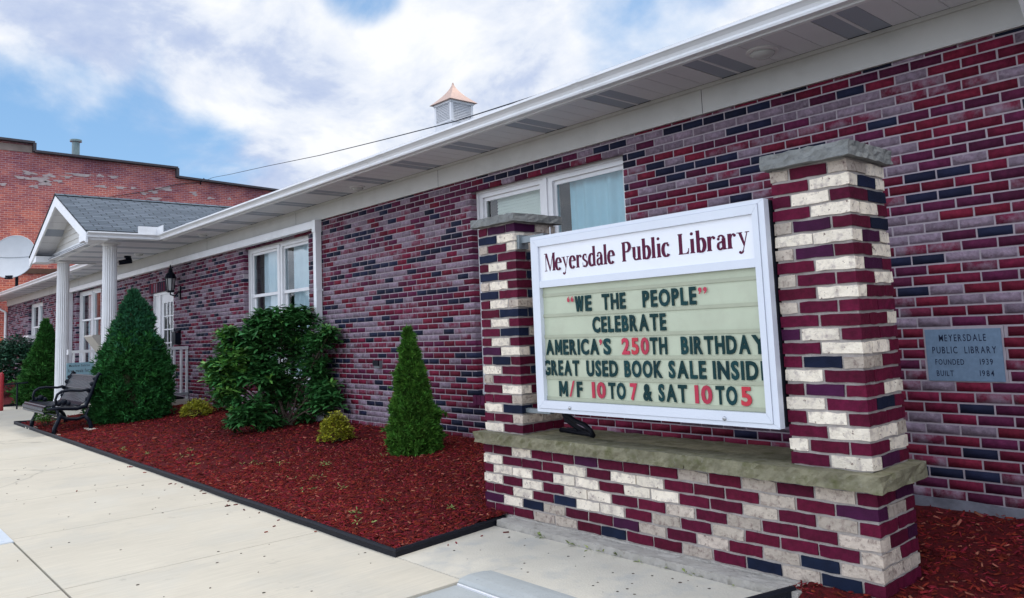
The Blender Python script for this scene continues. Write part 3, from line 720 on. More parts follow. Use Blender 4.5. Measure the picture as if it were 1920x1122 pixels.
def gutter_x(xa, xb):
    g = MB(); g.prism([(YE-0.02+u, 3.206+w*0.85) for u, w in GP], 0, xa, xb)
    for xj in (-2.6, -5.65, -8.7, -11.75, -21.0, -24.0, -27.0):
        if xa < xj < xb: g.prism([(YE-0.02+u*1.03-0.0005, 3.206+w*0.875-0.001) for u, w in GP], 0, xj-0.04, xj+0.04)
    g.prism([(YE-0.02, 3.195), (YE+0.02, 3.195), (YE+0.02, 3.315), (YE-0.02, 3.315)], 0, xa, xb)   # fascia
    return g
gutter_x(PX1-0.02, XR+0.3).build('gutter', M['white'], lib)
gutter_x(XL-0.35, PX0+0.02).build('gutter', M['white'], lib)
g = MB()
prof = [(PX1-0.02-u, 3.206+w*0.85) for u, w in GP]
g.prism(prof, 1, -0.25, YE-0.02); g.box(PX1-0.06, PX1-0.02, -0.25, YE-0.02, 3.195, 3.315); g.build('gutter', M['white'], lib)
g = MB(); prof = [(PX0+0.02+u, 3.206+w*0.85) for u, w in GP]
g.prism(prof, 1, -0.25, YE-0.02); g.box(PX0+0.02, PX0+0.06, -0.25, YE-0.02, 3.195, 3.315); g.build('gutter', M['white'], lib)
# splash guard at the inside gutter corner
g = MB(); cx, cy = PX1+0.10, YE-0.13
g.box(cx-0.03, cx-0.022, cy-0.34, cy, 3.305, 3.44); g.box(cx-0.03, cx+0.30, cy-0.008, cy, 3.305, 3.44); g.build('splash_guard', M['white'], lib)
# roof
SL = 0.34; YR = 8.0; ZR0 = 3.328
def roofz(y): return ZR0+(y-(YE-0.09))*SL
def roofplane(mb, P4, mi=0):
    P4 = [Vector(p) for p in P4]; u = (P4[1]-P4[0]); ul = u.length; u = u.normalized(); nrm = u.cross(P4[3]-P4[0]).normalized(); w = nrm.cross(u)
    uv = [((p-P4[0]).dot(u), (p-P4[0]).dot(w)) for p in P4]
    mb.add(P4, [(0,1,2,3)], mi, [uv])
    Q = [p-Vector((0,0,0.02)) for p in P4]; mb.add(P4+Q, [(0,4,5,1),(1,5,6,2),(2,6,7,3),(3,7,4,0),(7,6,5,4)], mi, [[(0,0)]*4]*5)
r_ = MB()
y0 = YE-0.09
roofplane(r_, [(XL-0.35, y0, ZR0), (XR+0.3, y0, ZR0), (XR+0.3, YR, roofz(YR)), (XL-0.35, YR, roofz(YR))])
roofplane(r_, [(XR+0.3, 15.4, ZR0), (XL-0.35, 15.4, ZR0), (XL-0.35, YR+0.001, roofz(YR)), (XR+0.3, YR+0.001, roofz(YR))])
r_.add([(XL+0.1, D+0.3, 3.2), (XL+0.1, 15, 3.2), (XL+0.1, YR, roofz(YR)-0.05)], [(0,1,2)]); r_.add([(XR-0.1, D+0.3, 3.2), (XR-0.1, 15, 3.2), (XR-0.1, YR, roofz(YR)-0.05)], [(0,1,2)])
roof = r_.build('roof', M['shingle'], lib)
# porch roof
PC = (PX0+PX1)/2; PZ = 4.315; YG = -0.25
pr = MB(); e = 0.05
zE = 3.330; xr0 = PX1+0.06; xl0 = PX0-0.06
# run back until it meets the main roof
yb_r = YE-0.09+(PZ-ZR0)/SL
roofplane(pr, [(xr0, YG-0.03, zE), (xr0, YE-0.05, zE), (PC, yb_r, PZ+0.05), (PC, YG-0.03, PZ+0.05)])
roofplane(pr, [(xl0, YE-0.05, zE), (xl0, YG-0.03, zE), (PC, YG-0.03, PZ+0.05), (PC, yb_r, PZ+0.05)])
porch = pr.build('porch_roof', M['shingle'], lib)
# ridge cap shingles
c_ = MB(); y = YG-0.03
while y < yb_r-0.1:
    for sx in (-1, 1):
        p0 = Vector((PC, y, PZ+0.068)); dx = 0.14*sx; dz = -0.14*(PZ-zE)/(xr0-PC)
        c_.add([(PC, y, PZ+0.064), (PC, y+0.2, PZ+0.070), (PC+dx, y+0.2, PZ+0.070+dz), (PC+dx, y, PZ+0.064+dz)], [(0,1,2,3)], 0, [[(y, 0.02), (y+.2, .02), (y+.2, .1), (y, .1)]])
    y += 0.2
c_.build('ridge_cap', M['shingle'], porch)
# rake boards
slope = (PZ-zE)/(xr0-PC)
rb = MB()
for sx in (-1, 1):
    xe = PC+sx*(xr0-PC-0.02); 
    prf = [(xe, zE-0.04), (PC, PZ+0.008), (PC, PZ-0.20), (xe, zE-0.22)]
    if sx < 0: prf = prf[::-1]
    V = [(u, YG-0.02, w) for u, w in prf]+[(u, YG+0.015, w) for u, w in prf]
    rb.add(V, [(0,1,2,3),(7,6,5,4),(0,4,5,1),(1,5,6,2),(2,6,7,3),(3,7,4,0)])
rb.build('rake_board', M['white'], porch)
# gable face with lap siding, set back, and soffit of the rake
YW = 0.14; gs = MB(); zb_ = ZSO+0.155; lap = 0.125; k = 0
while True:
    za = zb_+k*lap; zt_ = za+lap
    hw = lambda z: max(0.0, (PZ-0.06-z)/slope)
    if hw(za) < 0.05: break
    a0, a1 = min(hw(za), 2.35), min(hw(zt_), 2.35)
    gs.add([(PC-a0, YW-0.016, za), (PC+a0, YW-0.016, za), (PC+a1, YW, zt_), (PC-a1, YW, zt_), (PC-a0, YW, za), (PC+a0, YW, za)], [(0,1,2,3),(4,5,1,0)]); k += 1
gs.build('gable_siding', M['siding'], porch)
rs = MB()
for sx in (-1, 1):
    xe = PC+sx*(xr0-PC-0.08)
    n = 9
    for i in range(n):
        t0, t1 = i/n, (i+0.985)/n
        pa = (xe+(PC-xe)*t0, (zE-0.10)+(PZ-0.07-zE+0.10)*t0); pb = (xe+(PC-xe)*t1, (zE-0.10)+(PZ-0.07-zE+0.10)*t1)
        rs.add([(pa[0], YG+0.016, pa[1]), (pb[0], YG+0.016, pb[1]), (pb[0], YW+0.01, pb[1]), (pa[0], YW+0.01, pa[1])], [(0,1,2,3) if sx < 0 else (3,2,1,0)], 1 if i in (0, 4) else 0)
rs.build('rake_soffit', [M['soffit'], M['vent']], porch)
# front beam and cornice returns
bm = MB(); bm.box(PX0+0.12, PX1-0.12, YW-0.03, YW+0.02, 3.195, 3.36)
bm.box(PX0+0.12, PX1-0.12, YW-0.045, YW-0.031, 3.33, 3.365)
bm.build('porch_beam', M['white'], porch)
for sx in (-1, 1):
    xe = PX1 if sx > 0 else PX0; rt = MB(); x_in = xe-sx*0.56
    rt.box(min(xe, x_in), max(xe, x_in), YG+0.001 if sx > 0 else YG+0.001, YW-0.046, 3.17, 3.30)
    rt.build('cornice_return', M['white'], porch)
# fluted columns
def column(cx, cy):
    n = 80; V = []; zs_ = [0.06, 0.16, 0.22, 1.6, 2.9, 2.96]
    mb = MB(); prof_r = lambda z: 0.138-0.016*(z/3.1)
    rows = [0.20, 0.9, 1.6, 2.3, 3.17]
    for z in rows:
        for i in range(n):
            t = 2*math.pi*i/n; fl = 0.5-0.5*math.cos(20*t); r0 = prof_r(z)-0.013*fl**0.7
            V.append((cx+r0*math.cos(t), cy+r0*math.sin(t), z))
    Fc = []
    for k in range(len(rows)-1):
        for i in range(n): Fc.append((k*n+i, k*n+(i+1) % n, (k+1)*n+(i+1) % n, (k+1)*n+i))
    mb.add(V, Fc); o = mb.build('column', M['white_paint'], lib)
    c = MB(); c.lathe([(0.122, 0.0), (0.128, 0.012), (0.140, 0.022), (0.140, 0.03), (0.12, 0.031)], (cx, cy, 3.160), 28); c.box(cx-0.145, cx+0.145, cy-0.145, cy+0.145, 3.192, 3.2085); c.build('capital', M['white_paint'], o)
    c = MB(); c.box(cx-0.18, cx+0.18, cy-0.18, cy+0.18, -0.06, 0.08); c.lathe([(0.17, 0.0), (0.175, 0.03), (0.16, 0.06), (0.148, 0.08), (0.142, 0.12)], (cx, cy, 0.08), 28); c.build('column_base', M['white_paint'], o)
column(-14.2, 0.34); column(-17.80, 0.30)

# downspouts
def dspipe(pts, w=0.085, h=0.10, name='downspout'):
    g = MB()
    for p0, p1 in zip(pts[:-1], pts[1:]): g.obox(p0, p1, w, h, 0, (0, 1, 0) if abs(Vector(p1)[2]-Vector(p0)[2]) > 0.3 else (0,0,1))
    return g
yd = D-0.062
g = MB(); prof = [(yd-0.045, 2.855), (yd-0.05, 2.862), (yd-0.05, 2.965), (yd-0.045, 2.972), (yd+0.045, 2.972), (yd+0.05, 2.965), (yd+0.05, 2.862), (yd+0.045, 2.855)]
g.prism(prof, 0, -23.36, -8.45); g.box(-8.525, -8.445, yd-0.04, yd+0.05, 0.06, 2.85); g.prism([(yd-0.052, 2.80), (yd+0.052, 2.80), (yd+0.052, 2.974), (yd-0.052, 2.974)], 0, -8.535, -8.435)
g.box(-23.45, -23.345, yd-0.05, yd+0.05, 0.06, 2.974)
g.box(-8.535, -8.435, yd-0.03, yd+0.06, 1.95, 1.98)
g.build('downspout', M['white'], lib)
g = MB(); g.tube([(XL-0.2, YE-0.08, 3.2), (XL-0.15, 1.35, 2.95), (XL+0.04, D-0.06, 2.75), (XL+0.05, D-0.06, 0.1)], 0.05, 8); g.build('downspout', M['white'], lib)
g = MB(); g.tube([(0.52, YE-0.07, 3.24), (0.52, YE-0.05, 3.17), (0.47, D-0.10, 2.86), (0.47, D-0.055, 2.74), (0.47, D-0.055, 0.1)], 0.052, 8); g.build('downspout', M['white'], lib)

# cupola on the ridge
cup = MB(); CX, CY, CW = -13.38, 8.0, 0.345
cup.box(CX-CW, CX+CW, CY-CW, CY+CW, roofz(YR)-0.2, 6.43)
for sx in (-1, 1):
    for sy in (-1, 1): cup.box(CX+sx*CW-(0.07 if sx > 0 else 0), CX+sx*CW+(0 if sx > 0 else 0.07), CY+sy*CW-(0.07 if sy > 0 else 0), CY+sy*CW+(0 if sy > 0 else 0.07), 6.43, 6.94)
cup.box(CX-CW-0.02, CX+CW+0.02, CY-CW-0.02, CY+CW+0.02, 6.90, 6.952); cup.box(CX-CW-0.015, CX+CW+0.015, CY-CW-0.015, CY+CW+0.015, 6.42, 6.455)
cup.box(CX-CW+0.06, CX+CW-0.06, CY-CW+0.06, CY+CW-0.06, 6.44, 6.95, 1)
cupo = cup.build('cupola', [M['white_paint'], M['soffit']], lib)
lv = MB()
for k in range(11):
    z = 6.47+k*0.04
    lv.add([(CX-CW+0.07, CY-CW+0.005, z), (CX+CW-0.07, CY-CW+0.005, z), (CX+CW-0.07, CY-CW+0.026, z+0.038), (CX-CW+0.07, CY-CW+0.026, z+0.038)], [(0,1,2,3)])
    lv.add([(CX+CW-0.005, CY-CW+0.07, z), (CX+CW-0.005, CY+CW-0.07, z), (CX+CW-0.026, CY+CW-0.07, z+0.038), (CX+CW-0.026, CY-CW+0.07, z+0.038)], [(0,1,2,3)])
lv.build('louver', M['white_paint'], cupo)
cr = MB(); V = []; lev = 9
for k in range(lev):
    t = k/(lev-1); h = 6.955+0.57*t; w_ = 0.425*(1-t)**1.6+0.010
    V += [(CX-w_, CY-w_, h), (CX+w_, CY-w_, h), (CX+w_, CY+w_, h), (CX-w_, CY+w_, h)]
Fc = [(3,2,1,0)]
for k in range(lev-1):
    for i in range(4): Fc.append((k*4+i, k*4+(i+1) % 4, k*4+4+(i+1) % 4, k*4+4+i))
Fc.append(tuple((lev-1)*4+i for i in range(4)))
cr.add(V, Fc); cr.build('cupola_roof', M['copper'], cupo)

# ------------------------------------------------------------------ things fixed on the library
def soffit_light(x, y, label, s=1.0):
    t = thing('soffit_light', label, 'light', (x, y, ZSO), 'round lights under the eaves')
    m1 = MB(); m1.lathe([(0.098*s, 0.0), (0.098*s, -0.012), (0.085*s, -0.018)], (x, y, ZSO-0.001), 24); m1.build('trim_ring', M['white_paint'], t)
    m2 = MB(); m2.lathe([(0.075*s, -0.0185), (0.072*s, -0.034), (0.05*s, -0.05), (0.02*s, -0.057)], (x, y, ZSO), 20); m2.build('lens', M['lamp_glass'], t, smooth=True)
soffit_light(-1.147, 1.33, 'round white soffit light nearest the camera above the right brick pillar', 1.15)
soffit_light(-7.03, 1.46, 'round white soffit light over the bare wall between the two big windows')
soffit_light(-12.23, 1.36, 'round white soffit light just right of the porch roof, above the black lantern')
soffit_light(-15.75, 1.30, 'round white light under the porch ceiling beside the dark camera')
soffit_light(-21.5, 1.36, 'small round soffit light beyond the porch over the far part of the wall')
t = thing('security_camera', 'small dark camera hanging from the white porch ceiling', 'camera', (-16.3, 1.22, ZSO))
m1 = MB(); m1.lathe([(0.07, 0.0), (0.07, -0.04), (0.03, -0.06)], (-16.3, 1.22, ZSO-0.001), 14); m1.build('mount', M['black_metal'], t)
m1 = MB(); m1.tube([(-16.3, 1.30, ZSO-0.10), (-16.32, 1.05, ZSO-0.15)], [0.06, 0.05], 10); m1.tube([(-16.3, 1.2, ZSO-0.05), (-16.3, 1.2, ZSO-0.1)], 0.02, 8); m1.build('camera_body', M['black_metal'], t)

def lantern():
    x, y, z = -14.40, D-0.19, 2.43
    t = thing('wall_lantern', 'black carriage lantern with finial on the brick wall right of the door', 'lantern', (x, D, z))
    br = MB(); br.box(x-0.05, x+0.05, D-0.025, D-0.001, z-0.26, z+0.0); br.tube([(x, D-0.02, z-0.10), (x, D-0.10, z-0.20), (x, y, z-0.17), (x, y, z-0.10)], 0.016, 8); br.build('bracket', M['black_metal'], t)
    bd = MB(); n = 6
    def ring(r, zz_): return [(x+r*math.cos(2*math.pi*k/n), y+r*math.sin(2*math.pi*k/n), z+zz_) for k in range(n)]
    for k in range(n):
        a = ring(0.060, -0.10)[k]; c = ring(0.092, 0.16)[k]; bd.tube([a, c], 0.009, 5)
    bd.lathe([(0.05, -0.13), (0.08, -0.11), (0.08, -0.09)], (x, y, z), 6)
    bd.lathe([(0.118, 0.15), (0.112, 0.175), (0.08, 0.24), (0.048, 0.275), (0.04, 0.31), (0.05, 0.32), (0.025, 0.35), (0.010, 0.37), (0.018, 0.395), (0.004, 0.43)], (x, y, z), 12)
    bd.build('lantern_frame', M['black_metal'], t)
    gl = MB(); gl.lathe([(0.056, -0.09), (0.086, 0.15)], (x, y, z), 6); gl.build('lantern_glass', M['lamp_glass'], t)
lantern()
t = thing('mailbox', 'small black wall box beside the door above the white railing', 'mailbox', (-14.45, D, 1.40))
m1 = MB(); m1.box(-14.55, -14.36, D-0.11, D-0.001, 1.26, 1.50); m1.build('box_body', M['black_metal'], t)
m1 = MB(); m1.prism([(D-0.12, 1.495), (D-0.001, 1.545), (D-0.001, 1.56), (D-0.12, 1.51)], 0, -14.56, -14.35); m1.build('lid', M['black_metal'], t)
t = thing('outlet_box', 'small dark weatherproof outlet box on the bare brick wall', 'outlet', (-6.97, D, 0.91))
m1 = MB(); m1.box(-7.03, -6.91, D-0.045, D-0.001, 0.87, 0.965); m1.build('box_body', M['grey_metal'], t)
m1 = MB(); m1.box(-7.035, -6.905, D-0.065, D-0.046, 0.90, 0.97); m1.build('cover', M['black_plastic'], t)
# window air conditioner
t = thing('air_conditioner', 'white window air conditioner in the farthest window', 'air conditioner', (-28.0, D, 1.5))
m1 = MB(); m1.box(-28.55, -27.75, D-0.35, D+0.1, 1.28, 1.74); m1.build('case', M['white_paint'], t)
m1 = MB()
for k in range(8): m1.box(-28.5, -27.8, D-0.356, D-0.351, 1.33+k*0.045, 1.355+k*0.045)
m1.build('grille', M['grey_metal'], t)

# ------------------------------------------------------------------ text helpers
GLY = {}
BOLD = {'M': [(0,0),(0,1),(.25,1),(.5,.48),(.75,1),(1,1),(1,0),(.77,0),(.77,.58),(.57,.16),(.43,.16),(.23,.58),(.23,0)],
        'W': [(0,1),(.18,0),(.40,0),(.5,.52),(.60,0),(.82,0),(1,1),(.79,1),(.70,.42),(.59,1),(.41,1),(.30,.42),(.21,1)]}
def glyph(ch, off=0.0):
    key = (ch, off)
    if key in GLY: return GLY[key]
    if off > 0.02 and ch in BOLD:
        H = glyph('H', off)[0]; zb, hh = H[:, 1].min(), H[:, 1].max()-H[:, 1].min()
        V = np.array([(x*hh*0.86, zb+z*hh, 0) for x, z in BOLD[ch]]); GLY[key] = (V, [tuple(range(len(V)-1, -1, -1))]) if ch == 'W2' else (V, [tuple(range(len(V)))])
        a = sum(V[i][0]*V[(i+1) % len(V)][1]-V[(i+1) % len(V)][0]*V[i][1] for i in range(len(V)))
        if a < 0: GLY[key] = (V, [tuple(range(len(V)-1, -1, -1))])
        return GLY[key]
    c = bpy.data.curves.new('g', 'FONT'); c.body = ch; c.offset = off; c.resolution_u = 3
    o = bpy.data.objects.new('g', c); COL.objects.link(o)
    dg = bpy.context.evaluated_depsgraph_get(); me = bpy.data.meshes.new_from_object(o.evaluated_get(dg))
    V = np.array([v.co[:] for v in me.vertices]); Fc = [tuple(p.vertices) for p in me.polygons]
    bpy.data.objects.remove(o); bpy.data.curves.remove(c); bpy.data.meshes.remove(me)
    GLY[key] = (V, Fc); return GLY[key]
def put_glyph(mb, V, Fc, x0, sx, z0, sz, y, thick):
    """flat glyph as a thin solid facing -Y"""
    n = len(V); P = [(x0+v[0]*sx, y, z0+v[1]*sz) for v in V]; Q = [(p[0], y+thick, p[2]) for p in P]
    from collections import Counter
    ed = Counter()
    for f in Fc:
        for i in range(len(f)): ed[(f[i], f[(i+1) % len(f)])] += 1
    Fn = [tuple(f) for f in Fc]
    for (a, c) in list(ed):
        if (c, a) not in ed: Fn.append((c, a, n+a, n+c))
    mb.add(P+Q, Fn)
def text_letters(s, x0, x1, z0, z1, y, off, matn, parent, name='letter', gap=0.14, thick=0.003, clip=None):
    gl = [glyph(ch, off) for ch in s if ch != ' ']
    capH = 0.0
    Hc = glyph('H', off)[0]; zb0, zt0 = Hc[:, 1].min(), Hc[:, 1].max(); sz = (z1-z0)/(zt0-zb0)
    wd = [g[0][:, 0].max()-g[0][:, 0].min() for g in gl]
    tot = sum(wd)+gap*(len(gl)-1); sx = (x1-x0)/tot; x = x0
    for (V, Fc), w in zip(gl, wd):
        mb = MB(); V2 = V.copy(); V2[:, 0] -= V[:, 0].min(); V2[:, 1] -= zb0
        if clip is not None: V2[:, 0] = np.minimum(V2[:, 0], (clip-x)/sx)
        put_glyph(mb, V2, Fc, x, sx, z0, sz, y, thick); mb.build(name, matn, parent)
        x += (w+gap)*sx

# ------------------------------------------------------------------ wall plaque
pq = thing('wall_plaque', 'blue grey stone dedication plaque set in the brick wall right of the sign', 'plaque', (-0.144, D, 1.02))
mb = MB(); mb.box(PLQ[0]+0.012, PLQ[1]-0.010, D-0.006, D+0.03, PLQ[2]+0.010, PLQ[3]-0.010); mb.build('stone_panel', M['plaque'], pq)
mb = MB(); mb.box(PLQ[0]-0.004, PLQ[1]+0.004, D+0.001, D+0.02, PLQ[2]-0.004, PLQ[3]+0.004); mb.build('mortar_joint', M['mortar'], pq)
yp = D-0.0072
def serif_line(s, x0, x1, z0, z1):
    text_letters(s, x0, x1, z0, z1, yp, 0.006, M['plaque_ink'], pq, gap=0.22, thick=0.001)
serif_line('MEYERSDALE', -0.277, -0.009, 1.104, 1.146)
serif_line('PUBLIC', -0.323, -0.176, 1.028, 1.070); serif_line('LIBRARY', -0.135, 0.041, 1.028, 1.070)
serif_line('FOUNDED', -0.311, -0.144, 0.957, 0.992); serif_line('1939', -0.055, 0.016, 0.959, 0.994)
serif_line('BUILT', -0.309, -0.210, 0.886, 0.921); serif_line('1984', -0.061, 0.017, 0.889, 0.924)

# ------------------------------------------------------------------ brick sign stand
st = thing('brick_sign_stand', 'red and white brick sign base with two stone capped pillars and a stone ledge', 'sign base', (-1.42, 0.2, 0))
CODE = {'M': 0, 'P': 1, 'W': 2, 'K': 3, 'B': 4, 'R': 0, 'T': 4}
SMATS = [M['s_red'], M['s_purple'], M['s_white'], M['s_grey'], M['s_navy']]
br_r = random.Random(21)
def sbrick(mb, x0, x1, y0, y1, z0, z1, code, gl=1, gr=1):
    """one brick, broken edges; long side split so that its arrises wander"""
    g = 0.0064; x0 += g*gl; x1 -= g*gr; z0 += g; z1 -= g
    nx = 4 if x1-x0 > 0.14 else 2; ny = 4 if y1-y0 > 0.14 else 2
    j = lambda a: br_r.uniform(-a, a); aj = 0.0040 if code in 'WK' else 0.0026
    idx = {}; V = []
    px = br_r.uniform(-0.002, 0.002)
    def P(i, k, l):
        if (i, k, l) in idx: return idx[(i, k, l)]
        idx[(i, k, l)] = len(V)
        V.append((x0+(x1-x0)*i/nx+j(aj*0.7)+ (px if k == 0 else 0), y0+(y1-y0)*k/ny+j(aj*0.7), (z0 if l == 0 else z1)+j(aj))); return idx[(i, k, l)]
    Fc = []
    for i in range(nx):
        Fc += [(P(i,0,0), P(i+1,0,0), P(i+1,0,1), P(i,0,1)), (P(i,ny,0), P(i,ny,1), P(i+1,ny,1), P(i+1,ny,0))]
        for k in range(ny): Fc += [(P(i,k,1), P(i+1,k,1), P(i+1,k+1,1), P(i,k+1,1)), (P(i,k,0), P(i,k+1,0), P(i+1,k+1,0), P(i+1,k,0))]
    for k in range(ny):
        Fc += [(P(nx,k,0), P(nx,k+1,0), P(nx,k+1,1), P(nx,k,1)), (P(0,k,0), P(0,k,1), P(0,k+1,1), P(0,k+1,0))]
    mb.add(V, Fc, CODE[code])
def rc(): return br_r.choice('MMMPWWKB')
def masonry(name, x0, nb, y0, z0, courses, parent):
    """nb bricks long (0.2032 each), 2 bricks deep; courses listed top first: (front, side) strings"""
    mb = MB(); S = 0.2032; H = S/2; n = len(courses); y1 = y0+2*S; x1 = x0+nb*S
    for i, (front, side) in enumerate(courses):
        z = z0+(n-1-i)*CH; za, zb = z, z+CH; A = len(front) == nb+1; q = 0.006
        if A:
            sbrick(mb, x0, x0+H, y0, y0+S-q, za, zb, front[0], 0, 1); sbrick(mb, x1-H, x1, y0, y0+S-q, za, zb, front[-1], 1, 0)
            for k in range(nb-1): sbrick(mb, x0+H+k*S, x0+H+(k+1)*S, y0, y0+H, za, zb, front[k+1])
            sbrick(mb, x1-H, x1, y0+S+q, y1, za, zb, side[1], 1, 0); sbrick(mb, x0, x0+H, y0+S+q, y1, za, zb, rc(), 0, 1)
            for k in range(nb-1): sbrick(mb, x0+H+k*S, x0+H+(k+1)*S, y1-H, y1, za, zb, rc())
        else:
            for k in range(nb): sbrick(mb, x0+k*S, x0+(k+1)*S, y0, y0+H-q, za, zb, front[k], int(k > 0), int(k < nb-1))
            sbrick(mb, x1-H, x1, y0+H+q, y1-H-q, za, zb, side[1], 1, 0); sbrick(mb, x0, x0+H, y0+H+q, y1-H-q, za, zb, rc(), 0, 1)
            for k in range(nb): sbrick(mb, x0+k*S, x0+(k+1)*S, y1-H, y1, za, zb, side[2] if k == nb-1 else rc(), int(k > 0), int(k < nb-1))
    o = mb.build(name, SMATS, parent)
    c = MB(); i_ = 0.007; rough_slab(x0+i_, x1-i_, y0+i_, y1-i_, z0-0.004, z0+n*CH+0.004, max(4, nb*3), 4, n*2, 0.0022, 5, m=c); c.build('mortar', M['s_mortar'], o)
    return o
BASE = [('MMWMMPMMMKMKMKM'.replace(' ', ''), 'MP'), ('WMMMWMWWMMMKMP', 'PKM'), ('MWWMWWMWWMMKMKM', 'MM'), ('WMWMWWMMKMKMMK', 'KMP'), ('MMWMBWWMKMKMMMK', 'KM'), ('PWBKMMPKMKMKBK', 'KKK'), ('MMMKKMTMMKMBKBM', 'KM')]
masonry('base', -2.845, 14, 0.0, 0.0, BASE, st)
RP = [('KMK','KW'),('MW','WBW'),('MWM','MB'),('MW','WWR'),('KPM','MB'),('WW','WPW'),('KPM','MW'),('MW','WPR'),('KMM','MW'),('MW','WMM'),('KMM','MM'),('MM','MMW'),('PWM','MM'),('MW','WWM'),('MBK','KM'),('WM','MMM'),('MPM','MW'),('WM','MBM'),('MWM','MM'),('MW','WWK'),('WMM','MW'),('MW','WPM')]
LP = [('MPP','PK'),('BW','WKW'),('KMW','WK'),('BM','MBM'),('MWM','MB'),('BM','MBM'),('KWM','MB'),('BM','MBM'),('MWK','KW'),('MB','BBM'),('MWM','MM'),('MB','BKM'),('MWM','MM'),('PW','WBM'),('MBM','MM'),('WM','MBM'),('KMM','MM'),('MW','WMM'),('MMK','KW'),('WB','BMM'),('MMK','KK'),('WM','MMM')]
ZL = 7*CH+0.0907
masonry('pillar', -0.4064-0.014, 2, 0.0145, ZL, RP, st)
masonry('pillar', -2.831, 2, 0.0145, ZL, LP, st)
led = rough_slab(-2.885, -1.035, -0.058, 0.465, 7*CH+0.012, ZL-0.003, 50, 5, 3, 0.007, 31, 0.0025)
led.build('ledge_slab', M['stone_ledge'], st)
led = rough_slab(-1.027, 0.052, -0.062, 0.465, 7*CH+0.012, ZL-0.002, 32, 8, 3, 0.007, 32, 0.0025); led.build('ledge_slab', M['stone_ledge'], st)
lm = MB(); lm.box(-2.84, -0.01, 0.005, 0.40, 7*CH-0.004, 7*CH+0.016); lm.box(-1.037, -1.025, -0.045, 0.45, 7*CH+0.016, ZL-0.012); lm.build('mortar_bed', M['s_mortar'], st)
rough_slab(-0.448, 0.020, -0.032, 0.455, ZL+22*CH+0.004, ZL+22*CH+0.078, 14, 14, 3, 0.006, 33, 0.003).build('pillar_cap', M['stone_cap'], st)
rough_slab(-2.865, -2.385, -0.032, 0.460, ZL+22*CH+0.004, ZL+22*CH+0.062, 14, 14, 3, 0.004, 34, 0.003).build('pillar_cap', M['stone_cap'], st)
rough_slab(-2.58, -0.36, -0.128, -0.004, -0.2, -0.010, 60, 4, 2, 0.008, 35, 0.004).build('footing', M['footing'], st)
rough_slab(-2.80, -0.30, -0.002, 0.41, -0.2, -0.002, 10, 2, 2, 0.0, 36, 0.0).build('footing', M['footing'], st)

# ------------------------------------------------------------------ message board cabinet
SX0, SX1, SZ0, SZ1, SY = -2.192, -0.428, 0.742, 1.912, -0.060
mbd = thing('message_board', 'white framed changeable letter sign with library name header, mounted between the brick pillars', 'sign', (-1.31, 0.03, SZ0))
c = MB(); c.box(SX0+0.004, SX1-0.002, SY+0.052, 0.19, SZ0+0.004, SZ1-0.004); c.build('cabinet', M['sign_dark'], mbd)
def mitre_frame(mb, x0, x1, z0, z1, wl, wr, wb, wt, y0, y1):
    o = [(x0, z0), (x1, z0), (x1, z1), (x0, z1)]; i = [(x0+wl, z0+wb), (x1-wr, z0+wb), (x1-wr, z1-wt), (x0+wl, z1-wt)]
    for k in range(4):
        k2 = (k+1) % 4; e = 0.0008
        a, b_, c_, d_ = o[k], o[k2], i[k2], i[k]
        mx = [(a[0]+b_[0]+c_[0]+d_[0])/4, (a[1]+b_[1]+c_[1]+d_[1])/4]
        pts = [a, b_, c_, d_]
        # leave a hairline mitre gap
        dx, dz = b_[0]-a[0], b_[1]-a[1]; ln = math.hypot(dx, dz); ux, uz = dx/ln*e, dz/ln*e
        pts = [(a[0]+ux, a[1]+uz), (b_[0]-ux, b_[1]-uz), (c_[0]-ux, c_[1]-uz), (d_[0]+ux, d_[1]+uz)]
        V = [(p[0], y0, p[1]) for p in pts]+[(p[0], y1, p[1]) for p in pts]
        mb.add(V, [(0,1,2,3),(7,6,5,4),(0,4,5,1),(1,5,6,2),(2,6,7,3),(3,7,4,0)])
c = MB(); mitre_frame(c, SX0, SX1, SZ0, SZ1, 0.018, 0.034, 0.023, 0.022, SY+0.004, SY+0.05)           # outer retainer
mitre_frame(c, SX0+0.020, SX1-0.036, SZ0+0.025, SZ1-0.024, 0.056, 0.034, 0.050, 0.048, SY-0.002, SY+0.045)  # door frame
c.box(SX0+0.0765, SX1-0.0705, SY, SY+0.04, 1.5625, 1.608)
c.build('frame', M['sign_alu'], mbd)
HX0, HX1 = SX0+0.0765, SX1-0.0705
c = MB(); c.box(HX0, HX1, SY+0.012, SY+0.03, 1.6085, 1.8395); c.build('header_panel', M['sign_panel'], mbd)
YB = SY+0.030
c = MB(); c.box(HX0, HX1, YB, YB+0.02, 0.8175, 1.562)
zrow = [1.390, 1.252, 1.1155, 0.981, 0.8475]
for z in zrow: c.box(HX0, HX1, YB-0.006, YB-0.0005, z-0.026, z-0.006, 1)
c.box(HX0, HX1, YB-0.006, YB-0.0005, 1.50, 1.52, 1)
c.build('letter_panel', [M['sign_board'], M['sign_track']], mbd)
c = MB()
for z in []:      # clear plastic cards behind letters read as faint panels
    x = HX0+0.02
    while x < HX1-0.1:
        w_ = rnd.choice([0.06, 0.07, 0.09]);
        if rnd.random() < 0.35: c.box(x, min(x+w_, HX1-0.005), YB-0.0016, YB-0.0004, z-0.006, z+0.112)
        x += w_+rnd.choice([0.002, 0.05, 0.1])

